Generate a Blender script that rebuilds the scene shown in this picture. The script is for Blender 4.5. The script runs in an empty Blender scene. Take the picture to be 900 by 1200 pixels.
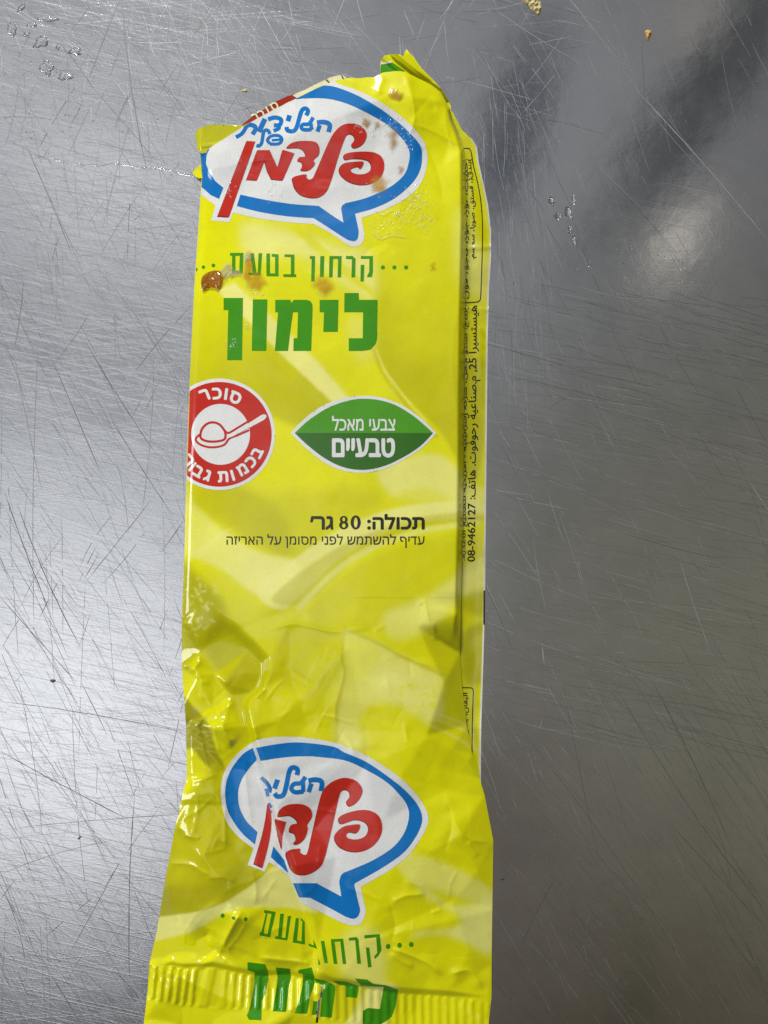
import bpy, math, random
import numpy as np
from mathutils import Vector
from mathutils.geometry import delaunay_2d_cdt

rng = np.random.default_rng(7)
random.seed(7)
SC = bpy.context.scene
COL = SC.collection

# ------------------------------------------------------------------ camera
H = 0.30                      # camera height above the table (m); the table shows 180 x 240 mm
S = 0.0002                    # one millimetre is five plan units
cam_d = bpy.data.cameras.new("camera")
cam = bpy.data.objects.new("camera", cam_d)
COL.objects.link(cam)
cam.location = (0, 0, H)
cam_d.sensor_fit = 'VERTICAL'
cam_d.angle = 2 * math.atan(600 * S / H)
cam_d.clip_start = 0.005
cam_d.clip_end = 50
SC.camera = cam

SC.view_settings.view_transform = 'Standard'
SC.view_settings.look = 'None'
SC.view_settings.exposure = 0.0
SC.view_settings.gamma = 1.0

# ------------------------------------------------------------------ world: unseen kitchen ceiling, light and dark blobs shaped for the steel's reflections
W = bpy.data.worlds.new("World")
SC.world = W
W.use_nodes = True


class NT:
    """small helper to wire nodes"""
    def __init__(s, tree):
        s.t = tree
        tree.nodes.clear()

    def n(s, typ, **kw):
        nd = s.t.nodes.new(typ)
        for k, v in kw.items():
            setattr(nd, k, v)
        return nd

    def put(s, sock, v):
        if hasattr(v, 'is_output'):
            s.t.links.new(v, sock)
        elif v is not None:
            sock.default_value = v

    def m(s, op, a, b=None, c=None, clamp=False):
        nd = s.n('ShaderNodeMath', operation=op, use_clamp=clamp)
        for i, v in enumerate((a, b, c)):
            if v is not None:
                s.put(nd.inputs[i], v)
        return nd.outputs[0]

    def mix(s, f, a, b):
        nd = s.n('ShaderNodeMix', data_type='RGBA')
        s.put(nd.inputs[0], f)
        for i, v in ((6, a), (7, b)):
            if not hasattr(v, 'is_output') and len(v) == 3:
                v = (*v, 1)
            s.put(nd.inputs[i], v)
        return nd.outputs[2]

    def maprange(s, v, a, b, c, d, smooth=False):
        nd = s.n('ShaderNodeMapRange')
        if smooth:
            nd.interpolation_type = 'SMOOTHSTEP'
        s.put(nd.inputs[0], v)
        for i, x in enumerate((a, b, c, d)):
            nd.inputs[i + 1].default_value = x
        return nd.outputs[0]

    def noise(s, vec, scale, detail=2, rough=.5, dist=0):
        nd = s.n('ShaderNodeTexNoise')
        s.put(nd.inputs['Vector'], vec)
        nd.inputs['Scale'].default_value = scale
        nd.inputs['Detail'].default_value = detail
        nd.inputs['Roughness'].default_value = rough
        nd.inputs['Distortion'].default_value = dist
        return nd.outputs['Fac']

    def mapping(s, vec, loc=(0, 0, 0), rot=(0, 0, 0), scale=(1, 1, 1), typ='POINT'):
        nd = s.n('ShaderNodeMapping', vector_type=typ)
        s.put(nd.inputs['Vector'], vec)
        nd.inputs['Location'].default_value = loc
        nd.inputs['Rotation'].default_value = rot
        nd.inputs['Scale'].default_value = scale
        return nd.outputs[0]


def build_world():
    g = NT(W.node_tree)
    out = g.n('ShaderNodeOutputWorld')
    bg = g.n('ShaderNodeBackground')
    tc = g.n('ShaderNodeTexCoord')
    sep = g.n('ShaderNodeSeparateXYZ')
    g.put(sep.inputs[0], tc.outputs['Generated'])
    dz = g.m('MAXIMUM', sep.outputs[2], 0.05)
    u = g.m('DIVIDE', sep.outputs[0], dz)
    v = g.m('DIVIDE', sep.outputs[1], dz)
    cb = g.n('ShaderNodeCombineXYZ')
    g.put(cb.inputs[0], u)
    g.put(cb.inputs[1], v)
    p = cb.outputs[0]                       # position on the ceiling plane, in heights
    col = (0.10, 0.10, 0.105)

    def blob(col, cx, cy, rx, ry, ang, c, amp, power=2):
        # cx, cy, rx, ry in 1/1500 of the ceiling height
        q = g.mapping(p, ((cx - 450) / 1500, (600 - cy) / 1500, 0), (0, 0, math.radians(ang)), (rx / 1500, ry / 1500, 1), 'TEXTURE')
        ln = g.n('ShaderNodeVectorMath', operation='LENGTH')
        g.put(ln.inputs[0], q)
        e = g.m('POWER', ln.outputs['Value'], power)
        e = g.m('EXPONENT', g.m('MULTIPLY', e, -1.0))
        return g.mix(g.m('MULTIPLY', e, amp), col, c)

    for b in ENV:
        col = blob(col, *b)
    g.put(bg.inputs[0], col)
    bg.inputs[1].default_value = 1.0
    g.put(out.inputs[0], bg.outputs[0])


ENV = [
    # cx, cy, rx, ry, angle, colour, amount, power
    (60, 380, 460, 620, 0, (0.60, 0.63, 0.70), 1.0, 3),      # bright side of the room, left
    (540, 150, 420, 330, 0, (0.39, 0.395, 0.415), .85, 2),
    (900, 900, 430, 520, 0, (0.225, 0.22, 0.172), 1.0, 3),    # dark side, right and below
    (720, 1300, 420, 330, 0, (0.088, 0.066, 0.044), .9, 2),    # the photographer
    (60, 850, 300, 240, -14, (1.75, 1.78, 1.88), .95, 2),       # bright panel
    (40, 410, 300, 80, -12, (0.20, 0.205, 0.21), .85, 2),
    (150, 228, 190, 40, -12, (2.0, 2.0, 2.02), .85, 2),
    (125, 1232, 165, 100, 30, (0.0, 0.0, 0.0), 1.0, 3),      # unseen dark shape, added for the dark reflection at bottom left
    (602, 150, 40, 140, -17, (0.09, 0.10, 0.13), 1.0, 4),        # unseen dark bars, added for the streaks reflected at upper right
    (834, 100, 42, 250, -36, (0.07, 0.075, 0.08), 1.0, 4),
    (788, 288, 15, 52, -36, (1.35, 1.25, 1.08), .85, 2),  # spot of a small lamp
    (735, 345, 22, 70, -38, (0.10, 0.11, 0.12), .6, 2),          # dark smear beside the small lamp spot
    (815, 20, 26, 40, -30, (0.5, 0.46, 0.40), .6, 2),
    (745, 1170, 16, 90, 0, (0.05, 0.055, 0.035), .8, 4),
    (560, 960, 90, 160, 0, (0.10, 0.07, 0.05), .6, 2),
]
build_world()


def area(name, loc, target, size, power, color=(1, 1, 1), size_y=None):
    l = bpy.data.lights.new(name, 'AREA')
    l.energy = power
    l.color = color
    l.size = size
    if size_y:
        l.shape = 'RECTANGLE'
        l.size_y = size_y
    o = bpy.data.objects.new(name, l)
    COL.objects.link(o)
    o.location = loc
    o.rotation_euler = (Vector(target) - Vector(loc)).to_track_quat('-Z', 'Y').to_euler()
    return o


area("ceiling_lamp", (-0.14, 0.82, 0.66), (0, 0.02, 0), 0.20, 9.0, (1.0, 0.985, 0.96), 0.22)
area("side_light", (-1.15, -0.10, 0.62), (0, 0, 0), 0.45, 7.5, (0.96, 0.98, 1.0), 0.40)  # unseen area light added at left, sized for broad sheens on the film

# ------------------------------------------------------------------ materials
def principled(name, color, rough=.4, metallic=0., spec=.5, coat=0., coat_rough=.1, trans=0., ior=1.45):
    m = bpy.data.materials.new(name)
    m.use_nodes = True
    g = NT(m.node_tree)
    out = g.n('ShaderNodeOutputMaterial')
    b = g.n('ShaderNodeBsdfPrincipled')
    g.put(out.inputs[0], b.outputs[0])
    b.inputs['Base Color'].default_value = (*color, 1)
    b.inputs['Roughness'].default_value = rough
    b.inputs['Metallic'].default_value = metallic
    b.inputs['Specular IOR Level'].default_value = spec
    b.inputs['Coat Weight'].default_value = coat
    b.inputs['Coat Roughness'].default_value = coat_rough
    b.inputs['Transmission Weight'].default_value = trans
    b.inputs['IOR'].default_value = ior
    return m, g, b


def add_bump(g, b, height, dist, strength=1.0):
    bp = g.n('ShaderNodeBump')
    bp.inputs['Strength'].default_value = strength
    bp.inputs['Distance'].default_value = dist
    g.put(bp.inputs['Height'], height)
    g.put(b.inputs['Normal'], bp.outputs[0])
    return bp


FILM_ROUGH, FILM_COAT = .33, .7


def ink(name, color, rough=FILM_ROUGH):
    m, g, b = principled(name, color, rough, spec=.15, coat=FILM_COAT, coat_rough=.08)
    tc = g.n('ShaderNodeTexCoord')
    n = g.noise(tc.outputs['Object'], 2600, 2)
    n2 = g.noise(tc.outputs['Object'], 120, 3)
    f = g.m('ADD', g.m('MULTIPLY', n, .5), g.m('MULTIPLY', n2, .5))
    c = g.mix(g.maprange(f, .35, .65, 0, 1), tuple(x * .9 for x in color), tuple(min(1, x * 1.07) for x in color))
    g.put(b.inputs['Base Color'], c)
    add_bump(g, b, n2, .00012, .35)
    return m


def film_material():
    m, g, b = principled("printed_film", (.8, .75, .01), FILM_ROUGH, spec=.15, coat=FILM_COAT, coat_rough=.08)
    at = g.n('ShaderNodeAttribute', attribute_name='print_ink')
    tc = g.n('ShaderNodeTexCoord')
    n = g.noise(tc.outputs['Object'], 2600, 2)
    n2 = g.noise(tc.outputs['Object'], 110, 4, .6)
    hs = g.n('ShaderNodeHueSaturation')
    g.put(hs.inputs['Color'], at.outputs['Color'])
    g.put(hs.inputs['Value'], g.m('ADD', g.maprange(n2, .3, .7, .93, 1.05), g.maprange(n, .3, .7, -.035, .035)))
    g.put(b.inputs['Base Color'], hs.outputs[0])
    fine = g.noise(tc.outputs['Object'], 700, 3, .6)
    add_bump(g, b, g.m('ADD', g.m('MULTIPLY', n2, 1.0), g.m('MULTIPLY', fine, .12)), .00016, .4)
    return m


M = {}
M['film'] = film_material()
M['white'] = ink("white_ink", (.74, .74, .72))
M['blue'] = ink("blue_ink", (.002, .165, .49))
M['red'] = ink("red_ink", (.52, .024, .012))
M['dark_red'] = ink("dark_red_ink", (.25, .012, .01))
M['shaded_red'] = ink("shaded_red_ink", (.33, .02, .01))  # badge red darkened: shade at the torn mouth put into the ink
M['green'] = ink("green_ink", (.05, .29, .002))
M['leaf_light'] = ink("light_green_ink", (.075, .31, .015))
M['leaf_dark'] = ink("dark_green_ink", (.035, .145, .012))
M['black'] = ink("black_ink", (.022, .020, .012))
M['olive'] = ink("olive_ink", (.10, .10, .012))
M['pale'] = ink("unprinted_edge", (.70, .70, .58))
M['cream'] = ink("cream_ink", (.78, .74, .42))

# ------------------------------------------------------------------ helpers
def pos(px, py, z):
    """plan coordinates (0.2 mm on the table seen from the lens) and a height in metres -> world"""
    k = (H - z) / H
    return np.stack([(px - 450) * S * k, (600 - py) * S * k, z + 0 * px], -1)


def mesh_object(name, verts, faces, mats, parent=None, origin=(0, 0, 0), smooth=True, midx=None):
    me = bpy.data.meshes.new(name)
    verts = np.asarray(verts, float) - np.asarray(origin)
    faces = np.asarray(faces)
    me.vertices.add(len(verts))
    me.vertices.foreach_set('co', verts.astype(np.float32).ravel())
    k = faces.shape[1]
    me.loops.add(faces.size)
    me.loops.foreach_set('vertex_index', faces.astype(np.int32).ravel())
    me.polygons.add(len(faces))
    me.polygons.foreach_set('loop_start', np.arange(0, faces.size, k, dtype=np.int32))
    me.polygons.foreach_set('loop_total', np.full(len(faces), k, np.int32))
    if midx is not None:
        me.polygons.foreach_set('material_index', np.asarray(midx, np.int32))
    me.update(calc_edges=True)
    me.validate()
    me.polygons.foreach_set('use_smooth', np.full(len(me.polygons), smooth))
    for m in (mats if isinstance(mats, (list, tuple)) else [mats]):
        me.materials.append(m)
    o = bpy.data.objects.new(name, me)
    COL.objects.link(o)
    if parent is not None:
        o.parent = parent
        o.location = Vector(origin) - world_loc(parent)
    else:
        o.location = origin
    return o


def world_loc(o):
    v = Vector((0, 0, 0))
    while o is not None:
        v = v + o.location
        o = o.parent
    return v


def tag(o, label=None, cat=None, group=None, kind=None):
    if label: o['label'] = label
    if cat: o['category'] = cat
    if group: o['group'] = group
    if kind: o['kind'] = kind
    return o


def winding(pts, ring):
    mn, mx = ring.min(0), ring.max(0)
    m = (pts[:, 0] >= mn[0]) & (pts[:, 0] <= mx[0]) & (pts[:, 1] >= mn[1]) & (pts[:, 1] <= mx[1])
    res = np.zeros(len(pts), int)
    if m.any():
        res[m] = winding_in(pts[m], ring)
    return res


def winding_in(pts, ring):
    x, y = pts[:, 0][:, None], pts[:, 1][:, None]
    a, b = ring, np.roll(ring, -1, 0)
    out = np.zeros(len(pts), int)
    step = max(1, 4_000_000 // max(1, len(ring)))
    for i in range(0, len(pts), step):
        xs, ys = x[i:i + step], y[i:i + step]
        up = (a[:, 1] <= ys) & (b[:, 1] > ys)
        dn = (a[:, 1] > ys) & (b[:, 1] <= ys)
        cr = (b[:, 0] - a[:, 0]) * (ys - a[:, 1]) - (xs - a[:, 0]) * (b[:, 1] - a[:, 1])
        out[i:i + step] = (up & (cr > 0)).sum(1) - (dn & (cr < 0)).sum(1)
    return out


def area2(r):
    return float(np.sum(r[:, 0] * np.roll(r[:, 1], -1) - np.roll(r[:, 0], -1) * r[:, 1]))


def ccw(r):
    r = np.asarray(r, float)
    return r if area2(r) > 0 else r[::-1]


def catmull(pts, n=6, closed=True):
    p = np.asarray(pts, float)
    m = len(p)
    out = []
    for i in range(m if closed else m - 1):
        p0, p1, p2, p3 = (p[(i + k) % m] if closed else p[min(max(i + k, 0), m - 1)] for k in (-1, 0, 1, 2))
        for t in np.arange(n) / n:
            out.append(.5 * ((2 * p1) + (-p0 + p2) * t + (2 * p0 - 5 * p1 + 4 * p2 - p3) * t * t + (-p0 + 3 * p1 - 3 * p2 + p3) * t ** 3))
    if not closed:
        out.append(p[-1])
    return np.array(out)


def stroke(pts, w, n=5, smooth=True, closed=False):
    """outline ring(s) of a pen stroke"""
    p = np.asarray(pts, float)
    if smooth and len(p) > 2:
        p = catmull(p, n, closed)
    if closed:
        d = np.roll(p, -1, 0) - np.roll(p, 1, 0)
    else:
        d = np.gradient(p, axis=0)
    d /= np.linalg.norm(d, axis=1)[:, None] + 1e-9
    nn = np.stack([-d[:, 1], d[:, 0]], 1) * w / 2
    if closed:
        segs = []
        q = p
        for i in range(len(q)):
            j = (i + 1) % len(q)
            segs.append(ccw([q[i] + nn[i], q[j] + nn[j], q[j] - nn[j], q[i] - nn[i]]))
        return segs
    segs = []
    for i in range(len(p) - 1):
        segs.append(ccw([p[i] + nn[i], p[i + 1] + nn[i + 1], p[i + 1] - nn[i + 1], p[i] - nn[i]]))
    if len(segs) == 1:
        return segs
    ring = np.concatenate([p + nn, (p - nn)[::-1]])
    return [ccw(ring)]


def ell(cx, cy, rx, ry, n=64, rot=0):
    a = np.linspace(0, 2 * math.pi, n, endpoint=False)
    x, y = rx * np.cos(a), ry * np.sin(a)
    c, s = math.cos(rot), math.sin(rot)
    return np.stack([cx + c * x - s * y, cy + s * x + c * y], 1)


_font_cache = {}


def glyph_rings(text):
    if text in _font_cache:
        return _font_cache[text]
    c = bpy.data.curves.new('lettering', 'FONT')
    c.body = text
    c.fill_mode = 'NONE'
    c.resolution_u = 3
    o = bpy.data.objects.new('lettering', c)
    COL.objects.link(o)
    bpy.context.view_layer.update()
    ev = o.evaluated_get(bpy.context.evaluated_depsgraph_get())
    me = ev.to_mesh()
    co = np.array([v.co[:2] for v in me.vertices])
    nxt = {}
    for e in me.edges:
        a, b = e.vertices
        nxt.setdefault(a, []).append(b)
        nxt.setdefault(b, []).append(a)
    seen, rings = set(), []
    for s in range(len(co)):
        if s in seen or s not in nxt:
            continue
        loop = [s]
        seen.add(s)
        cur = s
        while True:
            # keep the curve's own direction: its vertices are consecutive
            c2 = [x for x in sorted(nxt[cur]) if x not in seen]
            if not c2:
                break
            cur = c2[0]
            seen.add(cur)
            loop.append(cur)
        if len(loop) > 2:
            rings.append(co[loop])
    ev.to_mesh_clear()
    bpy.data.objects.remove(o)
    bpy.data.curves.remove(c)
    _font_cache[text] = rings
    return rings


def text_groups(text, x0, y0, x1, y1, bold=0., rot=0, box=None):
    """visual-order text fitted into a box (y down). rot: 0, or 90 = reading upwards"""
    rings = glyph_rings(text)
    allp = np.concatenate(rings)
    mn, mx = allp.min(0), allp.max(0)
    res = []
    for r in rings:
        q = (r - mn) / (mx - mn)
        if rot == 90:
            a = np.stack([x0 + (1 - q[:, 1]) * (x1 - x0), y1 - q[:, 0] * (y1 - y0)], 1)
        else:
            a = np.stack([x0 + q[:, 0] * (x1 - x0), y1 - q[:, 1] * (y1 - y0)], 1)
        res.append(a)
    groups = [res]
    if bold:
        for k in range(8):
            a = k * math.pi / 4
            groups.append([r + (bold * math.cos(a), bold * math.sin(a)) for r in res])
    return groups


def glyph_at(ch, cx, cy, h, rot, bold=0.):
    rings = glyph_rings(ch)
    p = np.concatenate(rings)
    mn, mx = p.min(0), p.max(0)
    ref = np.concatenate(glyph_rings('ם'))
    k = h / (ref[:, 1].max() - ref[:, 1].min())
    c, s = math.cos(rot), math.sin(rot)
    res = []
    for r in rings:
        q = (r - (mn + mx) / 2) * k
        x, y = q[:, 0], -q[:, 1]
        res.append(np.stack([cx + c * x - s * y, cy + s * x + c * y], 1))
    groups = [res]
    if bold:
        for i in range(6):
            a = i * math.pi / 3
            groups.append([r + (bold * math.cos(a), bold * math.sin(a)) for r in res])
    return groups


# ------------------------------------------------------------------ height field of the crumpled film (plan units, heights in mm)
RX0, RY0, RW, RH = 140, 40, 480, 1210
gx, gy = np.meshgrid(np.arange(RW) + RX0, np.arange(RH) + RY0)
gxf, gyf = gx.astype(float), gy.astype(float)


def blur(a, s):
    r = int(3 * s + 1)
    k = np.exp(-np.arange(-r, r + 1) ** 2 / (2 * s * s))
    k /= k.sum()
    p = np.pad(a, ((r, r), (0, 0)), 'edge')
    a = sum(k[i] * p[i:i + a.shape[0]] for i in range(2 * r + 1))
    p = np.pad(a, ((0, 0), (r, r)), 'edge')
    return sum(k[i] * p[:, i:i + a.shape[1]] for i in range(2 * r + 1))


def tri_interp(pts, z, cons=()):
    v, e, f, ov, _, _ = delaunay_2d_cdt([Vector(p) for p in pts], list(cons), [], 0, 1e-5)
    zz = np.array([z[o[0]] if o else np.nan for o in ov])
    vv = np.array([tuple(a) for a in v])
    for i in np.where(np.isnan(zz))[0]:
        d = np.linalg.norm(vv - vv[i], axis=1)
        d[np.isnan(zz)] = 1e9
        j = np.argsort(d)[:2]
        zz[i] = zz[j].mean()
    out = np.zeros((RH, RW))
    for t in f:
        a, b, c = vv[t[0]], vv[t[1]], vv[t[2]]
        x0 = max(int(min(a[0], b[0], c[0])) - RX0, 0); x1 = min(int(max(a[0], b[0], c[0])) - RX0 + 2, RW)
        y0 = max(int(min(a[1], b[1], c[1])) - RY0, 0); y1 = min(int(max(a[1], b[1], c[1])) - RY0 + 2, RH)
        if x1 <= x0 or y1 <= y0:
            continue
        den = (b[1] - c[1]) * (a[0] - c[0]) + (c[0] - b[0]) * (a[1] - c[1])
        if abs(den) < 1e-9:
            continue
        X, Y = gxf[y0:y1, x0:x1], gyf[y0:y1, x0:x1]
        w0 = ((b[1] - c[1]) * (X - c[0]) + (c[0] - b[0]) * (Y - c[1])) / den
        w1 = ((c[1] - a[1]) * (X - c[0]) + (a[0] - c[0]) * (Y - c[1])) / den
        w2 = 1 - w0 - w1
        m = (w0 >= -1e-6) & (w1 >= -1e-6) & (w2 >= -1e-6)
        out[y0:y1, x0:x1][m] = (w0 * zz[t[0]] + w1 * zz[t[1]] + w2 * zz[t[2]])[m]
    return out


def window(pl, margin):
    pl = np.asarray(pl, float)
    x0, y0 = np.floor(pl.min(0) - margin).astype(int)
    x1, y1 = np.ceil(pl.max(0) + margin).astype(int)
    return (slice(max(y0 - RY0, 0), max(min(y1 - RY0, RH), 1)), slice(max(x0 - RX0, 0), max(min(x1 - RX0, RW), 1)))


def poly_dist(pl, margin):
    """window of the raster round a polyline, with the distance to it and the fraction along it"""
    pl = np.asarray(pl, float)
    win = window(pl, margin)
    X, Y = gxf[win], gyf[win]
    L = np.concatenate([[0], np.cumsum(np.linalg.norm(np.diff(pl, axis=0), axis=1))])
    best = np.full(X.shape, 1e9)
    al = np.zeros(X.shape)
    for i in range(len(pl) - 1):
        a, b = pl[i], pl[i + 1]
        d = b - a
        l2 = d @ d + 1e-9
        t = np.clip(((X - a[0]) * d[0] + (Y - a[1]) * d[1]) / l2, 0, 1)
        dd = np.hypot(X - a[0] - t * d[0], Y - a[1] - t * d[1])
        m = dd < best
        best[m] = dd[m]
        al[m] = ((L[i] + t * math.sqrt(l2)) / L[-1])[m]
    return win, best, al


# silhouettes of the front film (plan units)
LEFT = np.array([(235, 178), (236, 210), (233, 260), (228, 330), (222, 450), (218, 570), (216, 650), (213, 730), (213, 780), (218, 850), (219, 910), (205, 970), (192, 1040), (184, 1090), (175, 1130), (173, 1160), (169, 1195), (164, 1240)], float)
TOP = np.array([(235, 178), (245, 174), (262, 163), (287, 147), (318, 130), (348, 115), (370, 104), (393, 94), (410, 92), (438, 90), (448, 86), (462, 83), (476, 84)], float)
FOLD = np.array([(476, 84), (505, 99), (515, 108), (525, 128), (529, 142), (536, 160), (541.5, 178), (542, 260), (539, 400), (537.5, 600), (535, 720), (521, 800), (500, 862)], float)
OUTER = np.array([(476, 84), (506, 99), (517, 108), (527, 127), (531, 141), (540, 160), (545, 178), (546.5, 260), (544.5, 400), (543, 600), (540.5, 700), (539, 765), (541.5, 805), (547, 850), (553.5, 884), (563, 915), (568, 932), (578, 985), (577, 1060), (576, 1130), (576, 1168), (573, 1195), (570, 1240)], float)

cp, cz = [], []


def P(x, y, z):
    cp.append((x, y)); cz.append(z)
    return len(cp) - 1


for x, y in LEFT[1:]:
    zl = 1.0 if y < 1100 else .7
    P(x - 14, y, .1)
    P(x, y, zl)
    up = np.interp(y, [200, 300, 700, 900, 1100, 1240], [3.6, 3.6, 3.0, 2.4, 1.2, .9])
    up2 = np.interp(y, [200, 300, 700, 900, 1100, 1240], [5.2, 5.2, 4.2, 3.3, 1.6, 1.0])
    P(x + 4.5, y, up)
    P(x + 14, y, up2)
for i, (x, y) in enumerate(TOP):
    z = np.interp(i, [0, 3, 6, 9, 12], [3.0, 6.0, 8.0, 8.3, 8.6])
    P(x, y, z); P(x - 8, y - 14, z - .4)
for x, y in FOLD[1:]:
    z = np.interp(y, [84, 130, 180, 400, 700, 862], [8.4, 7, 7.4, 8.2, 7.0, 6.0])
    P(x, y, z)
for x, y in OUTER[1:]:
    if y < 130:
        P(x + 10, y, 3); continue
    z = np.interp(y, [130, 178, 700, 915, 1000, 1130, 1240], [3, 1.2, 1.2, 2.2, 1.6, 1.2, .9])
    P(x, y, z); P(x + (14 if not 690 < y < 900 else 8), y, .1)
for x, y, z in [(300, 175, 7.0), (360, 150, 8.6), (420, 130, 9.0), (480, 118, 9.2), (300, 230, 6.6), (400, 230, 8.2), (490, 230, 8.6),
                (320, 300, 6.6), (430, 300, 7.8), (500, 300, 8.2), (310, 400, 6.2), (420, 400, 7.4), (500, 410, 8.1), (300, 500, 5.8), (400, 500, 6.9), (490, 510, 7.6),
                (290, 600, 5.4), (380, 600, 6.4), (480, 600, 7.2), (290, 670, 5.2), (400, 680, 6.2), (480, 690, 6.8)]:
    P(x, y, z)
# crumpled lower half
for x, y, z in [(250, 700, 4.6), (340, 730, 5.9), (420, 740, 6.4), (490, 735, 6.5), (508, 712, 7.2), (340, 790, 5.4), (400, 800, 6.2), (460, 800, 6.4), (360, 850, 5.4), (430, 860, 6.2), (470, 855, 6.2),
                (240, 735, 4.2), (232, 790, 4.4), (262, 800, 4.4), (262, 850, 4.9), (248, 830, 3.1), (235, 850, 2.8), (275, 850, 3.6), (272, 880, 4.4),
                (400, 900, 6.5), (470, 910, 6.3), (450, 960, 6.1), (420, 1030, 5.7), (500, 1000, 5.6), (540, 980, 4.9), (470, 1060, 5.3), (530, 1060, 4.4), (430, 1092, 4.7), (497, 1108, 3.6), (550, 1115, 2.9), (560, 1020, 3.3),
                (225, 930, 3.0), (246, 905, 4.6), (262, 950, 4.4), (238, 1000, 3.9), (292, 1000, 3.7), (300, 940, 3.8), (220, 1060, 3.0), (258, 1068, 4.4), (312, 1060, 3.9), (335, 1100, 4.2), (285, 1078, 5.0), (245, 1112, 2.6), (300, 1118, 3.6), (352, 1116, 4.0), (205, 1105, 2.0),
                (522, 927, 4.1)]:
    P(x, y, z)
cons = []


def C(*pl):
    ids = [P(*p) for p in pl]
    cons.extend(zip(ids[:-1], ids[1:]))


CREASE = [(240, 702), (272, 727), (300, 753), (316, 770), (317, 786), (309, 806), (294, 818), (291, 832), (295, 850), (301, 872), (309, 900), (318, 932), (326, 960), (335, 988), (350, 1032), (366, 1076), (374, 1112), (377, 1140)]
crz = np.interp(range(len(CREASE)), [0, 4, 8, 12, 17], [5.0, 6.4, 6.6, 6.9, 3.8])
C(*[(x, y, z) for (x, y), z in zip(CREASE, crz)])
C(*[(x - np.interp(i, [0, 4, 7, 17], [8, 10, 6, 6]), y + np.interp(i, [0, 4, 7, 17], [10, 6, 2, 1]), z - np.interp(i, [0, 2, 5, 12, 17], [.5, 2.2, 3.6, 3.3, .6])) for i, ((x, y), z) in enumerate(zip(CREASE, crz))])
C((235, 765, 3.4), (252, 790, 3.0), (272, 815, 2.8), (283, 850, 3.0))
C((500, 862, 6.0), (530, 878, 4.6), (550, 893, 3.4), (563, 914, 2.0))
C((500, 863, 6.0), (512, 900, 5.0), (522, 927, 4.0))
C((522, 927, 4.0), (536, 905, 3.5), (550, 892, 3.4))
# crimp start
CRTOP = np.array([(168, 1128), (200, 1130), (215, 1133), (250, 1131), (275, 1137), (300, 1141), (340, 1141), (372, 1149), (400, 1151), (440, 1157), (466, 1161), (526, 1165), (572, 1172), (585, 1174)], float)
C(*[(x, y - 3, 2.6 if 190 < x < 560 else 1.4) for x, y in CRTOP[1:-1]])
C(*[(x, y + 1, 1.4) for x, y in CRTOP[1:-1]])
CRBOT = np.array([(168, 1172), (180, 1174), (223, 1183), (290, 1185), (345, 1188), (375, 1196), (420, 1200), (480, 1206), (572, 1212), (585, 1212)], float)
C(*[(x, y, 1.3) for x, y in CRBOT[1:-1]])
for x in range(180, 580, 26):
    P(x + rng.uniform(-5, 5), 1204 + rng.uniform(-5, 5) + (x - 180) * .05, 1.2 + rng.uniform(-.5, 1.5))
    P(x + rng.uniform(-5, 5), 1236, .9 + rng.uniform(-.3, .6))
for x in (RX0 - 20, RX0 + RW + 20):
    for y in range(RY0 - 20, RY0 + RH + 60, 60):
        P(x, y, .1)
for x in range(RX0, RX0 + RW + 20, 60):
    P(x, RY0 - 20, .1 if not 300 < x < 500 else 6); P(x, RY0 + RH + 20, .5)

Zc = tri_interp(cp, cz, cons)
# random facets: the small crumples of a thin film
def facets(step, seed, jit=.42):
    r = np.random.default_rng(seed)
    pts, zz = [], []
    for y in np.arange(RY0 - step, RY0 + RH + 2 * step, step):
        for x in np.arange(RX0 - step, RX0 + RW + 2 * step, step):
            pts.append((x + r.uniform(-jit, jit) * step, y + r.uniform(-jit, jit) * step))
            zz.append(r.normal())
    return tri_interp(pts, zz)


F0, F1, F2 = facets(62, 21, .48), facets(34, 3), facets(15, 5)
low = np.interp(gyf, [60, 140, 260, 660, 760, 900, 1130], [.9, .8, .22, .12, .55, 1.0, .8])
leftw = np.clip(1.25 - (gxf - 200) / 330, .4, 1.2)
amp = low * np.where(gyf > 700, leftw, 1)
crisp = blur(Zc, 1.5) + amp * (blur(F0, 1.2) * 1.25 + blur(F1, 1.4) * .17 + blur(F2, 1.0) * .045)
soft = blur(Zc, 11.0)
edge1 = blur(Zc, 2.2)
# upper face: soft in the middle, real folds at its edges
Lr = np.interp(gyf, LEFT[:, 1], LEFT[:, 0])
Fr = np.interp(gyf, FOLD[:, 1], FOLD[:, 0])
smooth01 = lambda t: np.clip(t, 0, 1) ** 2 * (3 - 2 * np.clip(t, 0, 1))
Or = np.interp(gyf, OUTER[:, 1], OUTER[:, 0])
mid = smooth01((gyf - 165) / 70) * smooth01((760 - gyf) / 70)
tt = np.clip((gxf - Lr) / (Fr - Lr), 0, 1)
body = np.interp(gyf, [150, 300, 720], [5.6, 5.4, 4.3]) + np.interp(gyf, [150, 300, 720], [3.0, 2.7, 2.4]) * np.sin(np.clip(tt * 1.25, 0, 1) * math.pi / 2)
dl = np.maximum(gxf - Lr, 0)
body = 1.6 + (body - 1.6) * (.35 * (1 - np.exp(-dl / 2.5)) + .65 * (1 - np.exp(-dl / 38)))
wall = np.clip((gxf - Fr) / np.maximum(Or - Fr, 2), 0, 1)
body = body * (1 - wall) + .9 * wall
body = blur(body, 1.3) * (gxf >= Lr - 1) + .3 * (gxf < Lr - 1)
wrk = np.clip(dl / 30, 0, 1) * np.clip((Fr + 2 - gxf) / 25, .0, 1)
Z = crisp * (1 - mid) + (body + (amp * .9 + .06) * (blur(F1, 4) * .30 + blur(F2, 1.6) * .07) * (.25 + .75 * wrk)) * mid

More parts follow.
